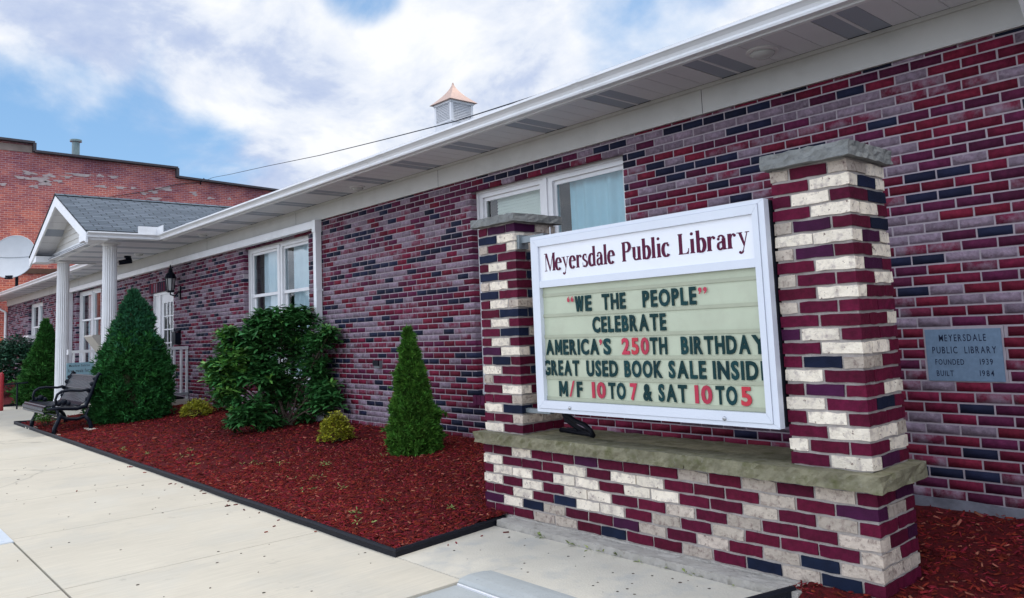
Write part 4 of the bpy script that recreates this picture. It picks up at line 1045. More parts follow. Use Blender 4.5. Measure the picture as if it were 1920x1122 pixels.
c = MB()
for bx in (-1.883, -0.743): c.lathe([(0.012, 0.0), (0.012, 0.004), (0.009, 0.008), (0.003, 0.010)], (0, 0, 0), 12)
c.v = [(( -1.883 if i < 48 else -0.743)+p[0], SY-0.002-p[2], 0.7795+p[1]) for i, p in enumerate(c.v)]
c.build('bolt', M['steel'], mbd)
LG, LR = M['letter_green'], M['letter_red']; yl = YB-0.009; OFF = 0.036
def word(s, x0, x1, row, mt, h=0.099, clip=None, gap=0.13): text_letters(s, x0, x1, zrow[row], zrow[row]+h, yl, OFF, mt, mbd, gap=gap, thick=0.0045, clip=clip)
word('WE', -1.817, -1.676, 0, LG); word('THE', -1.586, -1.398, 0, LG); word('PEOPLE', -1.267, -0.890, 0, LG)
word('CELEBRATE', -1.676, -1.107, 1, LG)
word('AMERICA', -2.104, -1.632, 2, LG); word('S', -1.594, -1.533, 2, LG); word('250', -1.446, -1.239, 2, LR); word('TH', -1.231, -1.109, 2, LG)
word('BIRTHDA', -1.012, -0.575, 2, LG); word('Y', -0.566, -0.478, 2, LG)
word('GREAT', -2.133, -1.810, 3, LG); word('USED', -1.745, -1.487, 3, LG); word('BOOK', -1.435, -1.153, 3, LG); word('SALE', -1.108, -0.857, 3, LG)
word('INSID', -0.813, -0.540, 3, LG); word('E', -0.523, -0.470, 3, LG)
word('M', -1.997, -1.921, 4, LG); word('F', -1.838, -1.791, 4, LG); word('10', -1.707, -1.594, 4, LR); word('TO', -1.570, -1.436, 4, LG); word('7', -1.399, -1.345, 4, LR)
word('&', -1.302, -1.236, 4, LG); word('SAT', -1.190, -0.992, 4, LG); word('10', -0.939, -0.827, 4, LR); word('TO', -0.804, -0.674, 4, LG); word('5', -0.651, -0.588, 4, LR)
c = MB(); c.add([(-1.905, yl, 0.848), (-1.889, yl, 0.848), (-1.853, yl, 0.950), (-1.869, yl, 0.950)], [(0,1,2,3)]); c.build('letter', LR, mbd)
def quote(cx, cz, flip, n=1):
    for k in range(n):
        q = MB(); x = cx+k*0.034; V = []; s = -1 if flip else 1
        for i in range(12): t = 2*math.pi*i/12; V.append((x+0.0125*math.cos(t), yl-0.0005, cz+0.0125*math.sin(t)))
        q.add(V, [tuple(range(12))])
        q.add([(x+s*0.0125, yl-0.001, cz), (x+s*0.010, yl-0.001, cz-s*0.012), (x-s*0.004, yl-0.001, cz-s*0.026), (x-s*0.008, yl-0.001, cz-s*0.022), (x+s*0.002, yl-0.001, cz-s*0.006)], [(0,1,2,3,4)] if s > 0 else [(0,1,2,3,4)])
        q.build('quote_mark', LR, mbd)
quote(-1.873, 1.466, True, 2); quote(-0.862, 1.470, False, 2); quote(-1.613, 1.198, False, 1)

# header lettering: condensed bold roman drawn with a vertical stress pen
def pen(mb, pts, y, T=0.172, t=0.066):
    """ribbon along pts; thickness follows the stroke direction (thick uprights, thin levels)"""
    n = len(pts); Lf = []; Rt = []
    for i, p in enumerate(pts):
        a = pts[max(i-1, 0)]; c_ = pts[min(i+1, n-1)]; dx, dz = c_[0]-a[0], c_[1]-a[1]; ln = math.hypot(dx, dz) or 1; dx /= ln; dz /= ln
        w = t+(T-t)*abs(dz)**1.3
        Lf.append((p[0]-dz*w/2, p[1]+dx*w/2)); Rt.append((p[0]+dz*w/2, p[1]-dx*w/2))
    for i in range(n-1): mb.append(([Rt[i], Rt[i+1], Lf[i+1], Lf[i]]))
def arc(cx, cz, rx, rz, a0, a1, n=18): return [(cx+rx*math.cos(rad(a0+(a1-a0)*i/n)), cz+rz*math.sin(rad(a0+(a1-a0)*i/n))) for i in range(n+1)]
def rect(x0, x1, z0, z1): return [(x0, z0), (x1, z0), (x1, z1), (x0, z1)]
def ball(x, z, r=0.062): return [(x+r*math.cos(2*math.pi*i/10), z+r*1.05*math.sin(2*math.pi*i/10)) for i in range(10)]
TT = 0.170
def serif(x, z, l=0.115, up=True, left=True, right=True):
    h = 0.038; a = x-(l if left else TT/2); c_ = x+(l if right else TT/2)
    q = [rect(a, c_, z, z+h) if up else rect(a, c_, z-h, z)]
    s = 1 if up else -1; z2 = z+s*h
    if left: q.append([(x-TT/2-0.03, z2), (x-TT/2, z2), (x-TT/2, z2+s*0.03)][::1])
    if right: q.append([(x+TT/2, z2), (x+TT/2+0.03, z2), (x+TT/2, z2+s*0.03)])
    return q
def stem(x, z0, z1): return rect(x-TT/2, x+TT/2, z0, z1)
XH = 0.69
def hg(ch):
    S = []
    if ch == 'M':
        S += [rect(0.10, 0.145, 0, 1), stem(0.70, 0, 1)]; S += serif(0.122, 0, 0.10)[:1]; S += serif(0.70, 0); S += [rect(0.02, 0.15, 0.962, 1.0), rect(0.68, 0.81, 0.962, 1.0)]
        S += [[(0.09, 1.0), (0.235, 1.0), (0.46, 0.12), (0.40, 0.0)], [(0.40, 0.0), (0.44, 0.0), (0.67, 0.93), (0.64, 1.0)]]; w = 0.805
    elif ch == 'L':
        S += [stem(0.15, 0, 1)]+serif(0.15, 0)+serif(0.15, 1, up=False)+[rect(0.15, 0.52, 0, 0.045), [(0.40, 0.045), (0.52, 0.0), (0.545, 0.27), (0.51, 0.27), (0.48, 0.12)]]; w = 0.56
    elif ch == 'P':
        S += [stem(0.15, 0, 1)]+serif(0.15, 0)+serif(0.15, 1, up=False, right=False); P_ = [(0.15, 0.978)]+arc(0.30, 0.735, 0.185, 0.243, 90, -90)+[(0.15, 0.492)]; pen(S, P_, 0); w = 0.57
    elif ch == 'e':
        pen(S, arc(0.235, 0.34, 0.165, 0.325, 8, 318, 26), 0); S += [rect(0.10, 0.415, 0.385, 0.425)]; w = 0.45
    elif ch == 'c':
        pen(S, arc(0.235, 0.34, 0.165, 0.325, 60, 318, 24), 0); S += [ball(0.345, 0.56, 0.06)]; w = 0.43
    elif ch == 'y':
        S += [[(0.07, XH), (0.205, XH), (0.345, 0.14), (0.29, 0.0)], [(0.425, XH), (0.47, XH), (0.27, -0.13), (0.225, -0.16)]]; S += [rect(0.01, 0.25, XH-0.038, XH), rect(0.36, 0.54, XH-0.038, XH)]
        pen(S, [(0.25, -0.14), (0.215, -0.23), (0.16, -0.265), (0.12, -0.25)], 0, 0.08); S += [ball(0.12, -0.21, 0.058)]; w = 0.53
    elif ch == 'r':
        S += [stem(0.14, 0, XH)]+serif(0.14, 0)+[[(0.02, XH-0.04), (0.14, XH-0.06), (0.14, XH)]]; pen(S, [(0.19, 0.46), (0.23, 0.60), (0.30, 0.66), (0.36, 0.65)], 0, 0.07); S += [ball(0.36, 0.59, 0.066)]; w = 0.44
    elif ch == 's':
        P_ = arc(0.20, 0.50, 0.115, 0.165, 50, 205, 12)+[(0.13, 0.40), (0.27, 0.29)]+arc(0.20, 0.185, 0.13, 0.165, 35, -140, 12); pen(S, P_, 0, 0.135, 0.07)
        S += [[(0.285, 0.64), (0.32, 0.68), (0.32, 0.46), (0.295, 0.46)], [(0.07, 0.05), (0.075, 0.24), (0.05, 0.24), (0.05, 0.0)]]; w = 0.39
    elif ch == 'd':
        S += [stem(0.40, 0, 1.05), rect(0.45, 0.53, 0, 0.038), [(0.27, 1.01), (0.40, 0.99), (0.40, 1.05)]]; pen(S, arc(0.25, 0.335, 0.155, 0.32, 55, 305, 24), 0); w = 0.53
    elif ch == 'b':
        S += [stem(0.13, 0.0, 1.05), [(0.0, 1.01), (0.13, 0.99), (0.13, 1.05)]]; pen(S, arc(0.27, 0.335, 0.155, 0.32, 125, -125, 24), 0); w = 0.49
    elif ch == 'a':
        S += [stem(0.335, 0.05, 0.52), [(0.30, 0.0), (0.45, 0.0), (0.46, 0.04), (0.395, 0.06), (0.28, 0.12)]]; pen(S, arc(0.225, 0.50, 0.12, 0.165, 150, 0, 14), 0, 0.11); S += [ball(0.115, 0.51, 0.062)]
        pen(S, [(0.34, 0.41), (0.22, 0.35)]+arc(0.19, 0.185, 0.10, 0.165, 120, 300, 14)+[(0.32, 0.11)], 0, 0.115); w = 0.45
    elif ch == 'l': S += [stem(0.14, 0, 1.05)]+serif(0.14, 0)+[[(0.02, 1.01), (0.14, 0.99), (0.14, 1.05)]]; w = 0.28
    elif ch == 'i': S += [stem(0.14, 0, XH)]+serif(0.14, 0)+[[(0.02, XH-0.04), (0.14, XH-0.06), (0.14, XH)], ball(0.13, 0.93, 0.075)]; w = 0.28
    elif ch == 'u':
        S += [stem(0.14, 0.17, XH), stem(0.41, 0.0, XH), rect(0.46, 0.53, 0, 0.038), rect(0.02, 0.14, XH-0.038, XH), rect(0.29, 0.41, XH-0.038, XH)]; pen(S, arc(0.255, 0.18, 0.115, 0.155, 180, 320, 12), 0, 0.12, 0.06); w = 0.54
    return S, w
def header(s, x0, x1, z0, hcap):
    tot = sum(hg(ch)[1] for ch in s); sx = (x1-x0)/tot; x = x0
    for ch in s:
        S, w = hg(ch); mb = MB()
        for i, P_ in enumerate(S):
            y = SY+0.0115-0.00012*i; A = sum(P_[k][0]*P_[(k+1) % len(P_)][1]-P_[(k+1) % len(P_)][0]*P_[k][1] for k in range(len(P_)))
            if A < 0: P_ = P_[::-1]
            mb.add([(x+p[0]*sx, y, z0+p[1]*hcap) for p in P_], [tuple(range(len(P_)))])
        mb.build('header_letter', M['letter_maroon'], mbd); x += w*sx
header('Meyersdale', -2.072, -1.452, 1.669, 0.119); header('Public', -1.400, -1.036, 1.672, 0.117); header('Library', -0.985, -0.528, 1.673, 0.117)
# brackets and cable
c = MB(); c.box(-2.40, SX0+0.02, 0.05, 0.09, 1.90, 1.945); c.box(-2.432, -2.4001, 0.03, 0.12, 1.86, 1.96); c.build('bracket', M['grey_metal'], mbd)
c = MB(); c.box(-2.432, SX0+0.01, 0.05, 0.09, 0.712, 0.7415); c.build('bracket', M['grey_metal'], mbd)
c = MB(); c.tube([(-2.08, 0.03, 1.905), (-2.08, 0.03, 1.975)], 0.006, 6); c.build('lifting_pin', M['steel'], mbd)
c = MB(); c.tube([(-2.20, 0.17, 0.76), (-2.14, 0.165, 0.70), (-2.06, 0.16, 0.665), (-1.97, 0.155, 0.645), (-1.91, 0.15, 0.61), (-1.90, 0.16, 0.579), (-1.97, 0.20, 0.576), (-2.2, 0.25, 0.577), (-2.3, 0.26, 0.577)], 0.016, 8); c.tube([(-2.22, 0.20, 0.75), (-2.18, 0.20, 0.66), (-2.10, 0.22, 0.61), (-2.02, 0.24, 0.58), (-2.25, 0.28, 0.578)], 0.018, 8)
tag(c.build('cable', M['black_plastic'], smooth=True), 'black cable drooping from under the sign onto the stone ledge', 'cable')

# ------------------------------------------------------------------ vegetation
def needles(name, tips, dirs, ln, w, matn, parent, per=7, spread=0.7, mi=None):
    """sprigs: at each tip a fan of thin pointed needles"""
    n = len(tips); d = dirs/np.linalg.norm(dirs, axis=1, keepdims=True)
    dd = d[:, None, :]+nrs.normal(0, spread, (n, per, 3)); dd /= np.linalg.norm(dd, axis=2, keepdims=True)
    sv = np.cross(dd, nrs.normal(0, 1, (n, per, 3))); sv /= np.linalg.norm(sv, axis=2, keepdims=True)
    L_ = (ln*nrs.uniform(0.6, 1.3, (n, per)))[..., None]*nrs.uniform(0.7, 1.25, (n, 1, 1)); c = tips[:, None, :]
    V = np.empty((n, 1+3*per, 3)); V[:, 0] = tips
    V[:, 1::3] = c+dd*L_*0.45-sv*(w/2); V[:, 2::3] = c+dd*L_; V[:, 3::3] = c+dd*L_*0.45+sv*(w/2)
    q = np.array([(0, 1+3*k, 2+3*k, 3+3*k) for k in range(per)])
    Fq = (np.arange(n)[:, None, None]*(1+3*per)+q[None]).reshape(-1, 4)
    m = None if mi is None else np.repeat(mi, per)
    return fast_mesh(name, V.reshape(-1, 3), Fq, matn, parent, m)
def conifer(name, label, cat, base, H, prof, n, ln, w, mats, lump=0.12, per=7, group=None, seed=0, topmat=None, trunk=0.04, lean=(0, 0), nl=60):
    t = thing(name, label, cat, base, group); r = np.random.RandomState(seed)
    hs = np.array([p[0] for p in prof]); rs = np.array([p[1] for p in prof])
    # area weighted heights
    hh = r.uniform(0, 1, n*4); rr = np.interp(hh, hs, rs); keep = r.uniform(0, rs.max(), n*4) < rr+0.03; hh = hh[keep][:n]; n = len(hh); rr = np.interp(hh, hs, rs)
    th = r.uniform(0, 2*np.pi, n)
    lc_h = r.uniform(0, 1, nl); lc_t = r.uniform(0, 2*np.pi, nl); la = r.uniform(-1, 1, nl)
    bumpv = np.zeros(n)
    for a, b_, c_ in zip(lc_h, lc_t, la):
        dt = np.angle(np.exp(1j*(th-b_)))*np.maximum(rr, 0.05)/max(rs); dh = (hh-a)*H/max(rs)*0.9
        bumpv += c_*np.exp(-(dt**2+dh**2)/0.022)
    bumpv = np.clip(bumpv/max(bumpv.std(), 1e-6), -1.6, 1.6)
    depth = np.where(r.uniform(0, 1, n) < 0.75, np.where(r.uniform(0, 1, n) < 0.10, r.uniform(1.02, 1.20, n), r.uniform(0.88, 1.03, n)), r.uniform(0.55, 0.92, n))
    # hollows between the sprays
    hol = np.zeros(n)
    for k in range(int(nl*0.8)):
        a, b_ = r.uniform(0, 1), r.uniform(0, 2*np.pi); dt = np.angle(np.exp(1j*(th-b_)))*np.maximum(rr, 0.05)/max(rs); dh = (hh-a)*H/max(rs)*1.6
        hol = np.maximum(hol, np.exp(-(dt**2+dh**2)/0.006))
    depth = np.where((hol > 0.5) & (r.uniform(0, 1, n) < 0.85), depth*0.82, depth)
    R2 = rr*depth*(1+lump*bumpv)
    z = hh*H
    P_ = np.stack([base[0]+R2*np.cos(th)+lean[0]*hh, base[1]+R2*np.sin(th)+lean[1]*hh, base[2]+z+r.normal(0, 0.01, n)], -1)
    dirs = np.stack([np.cos(th), np.sin(th), 0.55+0.9*hh], -1)
    mi = None
    if topmat is not None: mi = (r.uniform(0, 1, n) < np.clip((hh-0.5)*3.0, 0, 1)).astype(int)
    needles('foliage', P_, dirs, ln, w, mats if topmat is None else [mats, topmat], t, per, 0.6, mi)
    # inner mass of twigs so that the crown is not hollow
    c_ = MB(); c_.tube([(base[0]+lean[0]*k/8, base[1]+lean[1]*k/8, base[2]-0.03+(H*0.97)*k/8) for k in range(9)], [trunk*(1-0.9*k/8) for k in range(9)], 8); c_.build('trunk', M['bark'], t)
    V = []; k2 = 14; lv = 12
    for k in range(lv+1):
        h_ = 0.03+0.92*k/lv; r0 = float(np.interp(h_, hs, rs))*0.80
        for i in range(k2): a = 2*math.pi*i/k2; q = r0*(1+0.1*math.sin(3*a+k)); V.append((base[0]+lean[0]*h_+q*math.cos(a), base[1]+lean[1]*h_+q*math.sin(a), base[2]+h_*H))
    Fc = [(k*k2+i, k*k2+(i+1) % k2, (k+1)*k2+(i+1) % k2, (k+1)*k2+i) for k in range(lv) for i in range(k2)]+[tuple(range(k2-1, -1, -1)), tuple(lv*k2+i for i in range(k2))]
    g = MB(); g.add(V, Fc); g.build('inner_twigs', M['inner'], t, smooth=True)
    return t
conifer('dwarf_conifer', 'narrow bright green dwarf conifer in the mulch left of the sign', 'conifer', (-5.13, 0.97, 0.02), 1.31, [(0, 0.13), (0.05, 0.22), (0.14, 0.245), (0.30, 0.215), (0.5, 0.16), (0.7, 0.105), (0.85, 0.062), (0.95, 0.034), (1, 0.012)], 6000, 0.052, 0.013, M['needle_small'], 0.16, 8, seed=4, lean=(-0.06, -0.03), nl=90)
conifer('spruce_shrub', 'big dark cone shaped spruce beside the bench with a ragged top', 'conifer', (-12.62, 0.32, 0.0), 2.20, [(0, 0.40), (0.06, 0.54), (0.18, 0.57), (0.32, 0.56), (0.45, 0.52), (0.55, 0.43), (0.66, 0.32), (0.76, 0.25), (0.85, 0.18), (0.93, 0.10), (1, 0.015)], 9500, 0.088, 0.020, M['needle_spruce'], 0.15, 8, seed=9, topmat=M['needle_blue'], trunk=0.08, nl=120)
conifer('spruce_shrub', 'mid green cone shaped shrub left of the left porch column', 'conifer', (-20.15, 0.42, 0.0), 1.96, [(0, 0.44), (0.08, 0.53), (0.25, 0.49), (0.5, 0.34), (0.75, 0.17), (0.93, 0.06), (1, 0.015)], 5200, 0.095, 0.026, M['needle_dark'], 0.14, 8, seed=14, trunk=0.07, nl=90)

def leaf_cloud(centers, dirs, size, wid, nseg=3, droop=0.25, rs=None):
    """elongated leaves, each a strip of nseg quads bending down; returns V, F"""
    n = len(centers); d = dirs/np.linalg.norm(dirs, axis=1, keepdims=True)
    s = np.cross(d, np.array([0, 0, 1.0])); s += rs.normal(0, 0.25, s.shape); s /= np.linalg.norm(s, axis=1, keepdims=True)
    prof = {2: [0.25, 1.0, 0.15], 3: [0.2, 0.85, 0.95, 0.10], 4: [0.15, 0.7, 1.0, 0.8, 0.08]}[nseg]
    V = []
    for k in range(nseg+1):
        t = k/nseg; p = centers+d*(size*t)[:, None]; p = p.copy(); p[:, 2] -= droop*size*t*t
        w = (wid*prof[k]/2)[:, None]; V += [p-s*w, p+s*w]
    V = np.stack(V, 1); m = 2*(nseg+1)
    q = np.array([(2*k, 2*k+1, 2*k+3, 2*k+2) for k in range(nseg)])
    Fq = (np.arange(n)[:, None, None]*m+q[None]).reshape(-1, 4)
    return V.reshape(-1, 3), Fq
def whorls(C, per, size, wid, rs, up=0.35, spread=1.0, droop=0.3, nseg=4):
    n = len(C); a = rs.uniform(0, 2*np.pi, n)[:, None]+np.arange(per)[None]*2*np.pi/per+rs.normal(0, 0.25, (n, per))
    el = rs.normal(up, 0.3, (n, per)); d = np.stack([np.cos(a)*np.cos(el), np.sin(a)*np.cos(el), np.sin(el)], -1).reshape(-1, 3)
    cc = np.repeat(C, per, 0)+d*0.012
    return leaf_cloud(cc, d, size*rs.uniform(0.7, 1.2, n*per), wid*rs.uniform(0.8, 1.2, n*per), nseg, droop, rs)
def rhodo():
    base = Vector((-8.65, 1.18, 0.06)); t = thing('rhododendron', 'large rhododendron with glossy whorled leaves and bare stems below the left big window', 'shrub', base)
    rs = np.random.RandomState(8); st_ = MB(); tips = []
    # camera-facing direction is +X-Y; crown built from several rounded masses (x, y, z, r)
    PXB = [(520,615,38,.1),(572,602,26,.15),(490,640,40,0),(440,645,26,-.05),(560,650,36,.2),(603,640,24,.2),(450,690,40,-.15),(412,705,22,-.1),(402,688,15,-.1),(500,700,38,-.25),(430,735,26,-.25),
           (590,690,28,.2),(614,748,27,.2),(470,775,30,-.45),(443,792,13,-.4),(505,792,16,-.4),(540,735,28,.1),(596,728,24,.2),(552,590,17,.1),(484,604,17,0),(428,628,13,0),(622,626,13,.2),(520,745,24,.15),(580,772,22,.1)]
    hd = math.hypot(base.x-CAM_POS[0], base.y-CAM_POS[1]); blobs = []
    for (qx, qy, qr, dd_) in PXB:       # masses of the crown, measured off the photograph and set at their own depth
        d = ray(qx, qy); k = (hd-dd_*-0.6)/math.hypot(d.x, d.y); p = Vector(CAM_POS)+d*k; r_m = qr/126.0
        
        while p.y > D-0.10-r_m*0.6: k *= 0.997; p = Vector(CAM_POS)+d*k
        blobs.append((p.x-base.x, p.y-base.y, max(p.z-base.z, 0.08), r_m))
    C = []; newm = []
    for (bx, by, bz, br_) in blobs:
        n = int(190*br_*br_/0.10)+6
        v = rs.normal(0, 1, (n, 3)); v /= np.linalg.norm(v, axis=1, keepdims=True); r0 = br_*rs.uniform(0.35, 1.15, n)[:, None]
        p = np.array([base.x+bx, base.y+by, base.z+bz])+v*r0*np.array([1, 1, 0.85]); p = p[p[:, 1] < D-0.12]
        p = p[p[:, 2] > 0.10]; C.append(p)
        # stems from the base
        mid = base+Vector((bx*0.35+rs.normal(0, 0.05), by*0.3, bz*0.45)); st_.tube([base+Vector((rs.normal(0, 0.10), rs.normal(0, 0.06), -0.03)), base+Vector((bx*0.15+rs.normal(0, 0.05), by*0.2, bz*0.22)), mid, base+Vector((bx*0.8, by*0.8, bz*0.85)), base+Vector((bx, by, bz))], [0.016, 0.015, 0.012, 0.009, 0.005], 6)
    for k in range(46):
        i = rs.randint(len(blobs)); bx, by, bz, br_ = blobs[i]; s = base+Vector((bx*0.5, by*0.5, bz*0.55)); e_ = C[i][rs.randint(len(C[i]))]
        m_ = (s+Vector(e_))*0.5+Vector((rs.normal(0, 0.05), rs.normal(0, 0.05), -0.04)); st_.tube([s, m_, e_], [0.010, 0.007, 0.004], 5)
    C = np.concatenate(C)
    st_.build('stem', M['bark'], t)
    isnew = (rs.uniform(0, 1, len(C)) < 0.07+0.40*((C[:, 0]*0.425+C[:, 1]*0.905 < base.x*0.425+base.y*0.905-0.52) & (C[:, 2] > 0.5)))
    V, Fq = whorls(C[~isnew], 9, 0.136, 0.042, rs); fast_mesh('foliage', V, Fq, M['rhodo'], t)
    V, Fq = whorls(C[isnew], 10, 0.13, 0.037, rs, up=0.5); fast_mesh('foliage', V, Fq, M['rhodo_new'], t)['label'] = 'light green new leaves on the left side'
    dc = np.array([[base.x-0.62, base.y-0.55, 0.62], [base.x-0.60, base.y-0.52, 0.58], [base.x-1.12, base.y-0.28, 0.86], [base.x-0.15, base.y-0.55, 0.36]])
    V, Fq = whorls(dc, 11, 0.12, 0.030, rs, up=-0.8, droop=0.6); fast_mesh('dead_leaves', V, Fq, M['rhodo_dead'], t)['label'] = 'brown wilted leaf clusters'
rhodo()
def bush(name, label, base, rx, ry, rz, n, size, wid, matn, seed, per=5, stems=10, nseg=2, flat=0.0, up=0.6):
    t = thing(name, label, 'shrub', base); rs = np.random.RandomState(seed)
    v = rs.normal(0, 1, (n, 3)); v /= np.linalg.norm(v, axis=1, keepdims=True); v[:, 2] = np.abs(v[:, 2])*1.0-0.25*rs.uniform(0, 1, n)*(1-flat)
    nl = 14; lb = rs.normal(0, 1, (nl, 3)); lb /= np.linalg.norm(lb, axis=1, keepdims=True); la = rs.uniform(-0.18, 0.28, nl)
    q = 1+sum(a*np.exp(-(1-v@b_)/0.07) for a, b_ in zip(la, lb))
    r0 = (rs.uniform(0.35, 1.0, n)**0.4*q)[:, None]
    C = np.array(base)+np.array([0, 0, rz*0.28])+v*r0*np.array([rx, ry, rz*0.72]); C = C[C[:, 2] > base[2]+0.02]
    s = MB()
    for k in range(stems):
        e_ = C[rs.randint(len(C))]; s.tube([Vector(base)+Vector((rs.normal(0, rx*0.12), rs.normal(0, ry*0.12), -0.02)), (Vector(base)*0.4+Vector(e_)*0.6)+Vector((0, 0, -rz*0.06)), e_], [0.010, 0.007, 0.003], 5)
    s.build('stem', M['bark'], t)
    V, Fq = whorls(C, per, size, wid, rs, up=up, nseg=nseg); fast_mesh('foliage', V, Fq, matn, t)
    return t
bush('low_shrub', 'small yellow green leafy shrub in the mulch between rhododendron and narrow conifer', (-6.66, 0.88, 0.01), 0.20, 0.20, 0.42, 420, 0.040, 0.021, M['yellow_leaf'], 3, 6, 14)
bush('low_shrub', 'small olive yellow shrub low in the mulch right of the big spruce', (-11.6, 1.02, 0.03), 0.30, 0.24, 0.34, 420, 0.042, 0.020, M['yellow_leaf'], 5, 6, 12)
bush('low_shrub', 'low green seedling plant at the brick wall left of the rhododendron', (-11.6, 1.52, 0.09), 0.34, 0.14, 0.28, 90, 0.09, 0.030, M['rhodo'], 6, 6, 6)
bush('low_shrub', 'small leafy plant growing at the left front foot of the bench', (-13.8, -0.70, -0.03), 0.16, 0.16, 0.36, 90, 0.09, 0.026, M['rhodo_new'], 7, 6, 6)
bush('hedge_shrub', 'big dark green rounded bush at the far left in front of the library wall', (-24.3, 0.45, 0.02), 1.5, 0.95, 1.72, 2600, 0.10, 0.045, M['hedge_leaf'], 12, 6, 14)
# weeds in the mulch and along the joint
rs_ = np.random.RandomState(2); wc = []
for (x, y) in [(-6.2, -0.25), (-6.4, -0.3), (-6.0, -0.1), (-5.3, -0.35), (-5.0, -0.15), (-4.6, -0.5), (-4.4, -0.3), (-3.6, -0.65), (-3.3, -0.75), (-3.7, -0.35), (-7.0, -0.6), (-7.6, -0.5), (-8.4, -0.7), (-8.0, -0.35), (-3.05, -0.2), (-9.2, -0.75), (-5.5, 0.1), (-5.2, 0.62)]:
    for k in range(rs_.randint(2, 5)): wc.append((x+rs_.normal(0, 0.05), y+rs_.normal(0, 0.04), bedz(x, y)+0.012))
for k in range(16): wc.append((rs_.uniform(-2.2, -0.5), -0.134+rs_.normal(0, 0.004), -0.048))
V, Fq = whorls(np.array(wc), 5, 0.038, 0.012, rs_, up=0.6, nseg=2); fast_mesh('weeds', V, Fq, M['weed'], kind='stuff')

# ------------------------------------------------------------------ park bench
def bench():
    X0, X1 = -13.92, -12.20; t = thing('park_bench', 'black metal slatted park bench with curved arms standing in the mulch facing the street', 'bench', ((X0+X1)/2, -0.65, ZS))
    gz = ZS
    # profile of seat and back in (y, z): front roll, seat, curved back
    prof = [(-1.185, 0.30), (-1.21, 0.335), (-1.20, 0.375), (-1.16, 0.40), (-1.0, 0.395), (-0.80, 0.375), (-0.70, 0.375), (-0.63, 0.41), (-0.585, 0.50), (-0.545, 0.62), (-0.50, 0.74), (-0.455, 0.82)]
    prof = [(y+0.13, z+gz+0.05) for y, z in prof]
    def strips(p, name):
        mb = MB(); n = 20; 
        for i in range(n):
            x = X0+0.06+(X1-X0-0.12)*(i+0.5)/n; w = 0.026
            V = []; 
            for k, (y, z) in enumerate(p):
                a = p[max(k-1, 0)]; c_ = p[min(k+1, len(p)-1)]; d = Vector((c_[0]-a[0], c_[1]-a[1])).normalized(); ny, nz = -d.y*0.005, d.x*0.005
                V += [(x-w, y+ny, z+nz), (x+w, y+ny, z+nz), (x+w, y-ny, z-nz), (x-w, y-ny, z-nz)]
            Fc = [(3,2,1,0)]
            for k in range(len(p)-1):
                for q in range(4): Fc.append((k*4+q, k*4+(q+1) % 4, k*4+4+(q+1) % 4, k*4+4+q))
            e = (len(p)-1)*4; Fc.append((e, e+1, e+2, e+3)); mb.add(V, Fc)
        for (y, z) in (p[0], p[-1], p[len(p)//2]): mb.tube([(X0+0.03, y, z-0.004), (X1-0.03, y, z-0.004)], 0.017, 8)
        mb.build(name, mat('black_slat_gloss', (0.005, 0.008, 0.017), 0.32, 0.1, 20, spec=0.26), t)
    strips(prof[:7], 'seat'); strips(prof[6:], 'backrest')
    # end frames: cast scrolls
    for x in (X0, X1):
        fr = MB(); P2 = lambda y, z: (x, y+0.13, z+gz+0.05)
        fr.tube([P2(-1.16, 0.36), P2(-1.0, 0.36), P2(-0.75, 0.335), P2(-0.62, 0.36), P2(-0.55, 0.55), P2(-0.47, 0.80), P2(-0.43, 0.86), P2(-0.40, 0.83)], [0.022, 0.03, 0.034, 0.036, 0.03, 0.028, 0.03, 0.018], 8)
        fr.tube([P2(-1.03, 0.34), P2(-1.0, 0.25), P2(-0.9, 0.19), P2(-0.75, 0.17), P2(-0.62, 0.20), P2(-0.58, 0.33)], [0.02, 0.024, 0.028, 0.028, 0.026, 0.02], 8)
        for (y, z, r) in ((-1.0, 0.43, 0.04), (-0.93, 0.45, 0.05), (-0.87, 0.42, 0.04), (-0.58, 0.60, 0.035), (-0.53, 0.70, 0.04), (-0.50, 0.78, 0.03), (-0.60, 0.47, 0.035), (-1.07, 0.40, 0.03)):
            fr.lathe([(0.004, -0.5*r), (r*0.8, -0.35*r), (r, 0), (r*0.8, 0.35*r), (0.004, 0.5*r)], (0, 0, 0), 10); nn = 50
            for q in range(len(fr.v)-nn, len(fr.v)):
                a = fr.v[q]; fr.v[q] = (x+a[2], y+0.13+a[0], z+gz+0.05+a[1])
        fr.build('end_frame', M['black_metal'], t, smooth=True)
        am = MB(); am.tube([P2(-1.03, 0.41), P2(-1.045, 0.50), P2(-1.02, 0.575), P2(-0.96, 0.615), P2(-0.85, 0.625), P2(-0.68, 0.605), P2(-0.60, 0.62), P2(-0.555, 0.60)], [0.022, 0.02, 0.02, 0.022, 0.022, 0.02, 0.024, 0.02], 8); am.build('armrest', M['black_metal'], t, smooth=True)
        l1 = MB(); l1.tube([P2(-0.98, 0.28), P2(-1.00, 0.17), P2(-1.05, 0.06), P2(-1.06, -0.04)], [0.03, 0.03, 0.032, 0.036], 8); l1.build('leg', M['black_metal'], t, smooth=True)
        l2 = MB(); l2.tube([P2(-0.64, 0.22), P2(-0.58, 0.14), P2(-0.545, 0.05), P2(-0.54, -0.04)], [0.03, 0.03, 0.032, 0.036], 8); l2.build('leg', M['black_metal'], t, smooth=True)
    mb = MB(); mb.tube([(X0, -0.74, gz+0.24), (X1, -0.74, gz+0.24)], 0.014, 8); mb.build('stretcher', M['black_metal'], t)
bench()
b = MB()
for (x, y) in ((-13.92, -0.93), (-12.20, -0.93), (-12.2, -0.41), (-13.92, -0.41)): b.box(x-0.16, x+0.16, y-0.05, y+0.05, -0.15, bedz(x, y)+0.010)
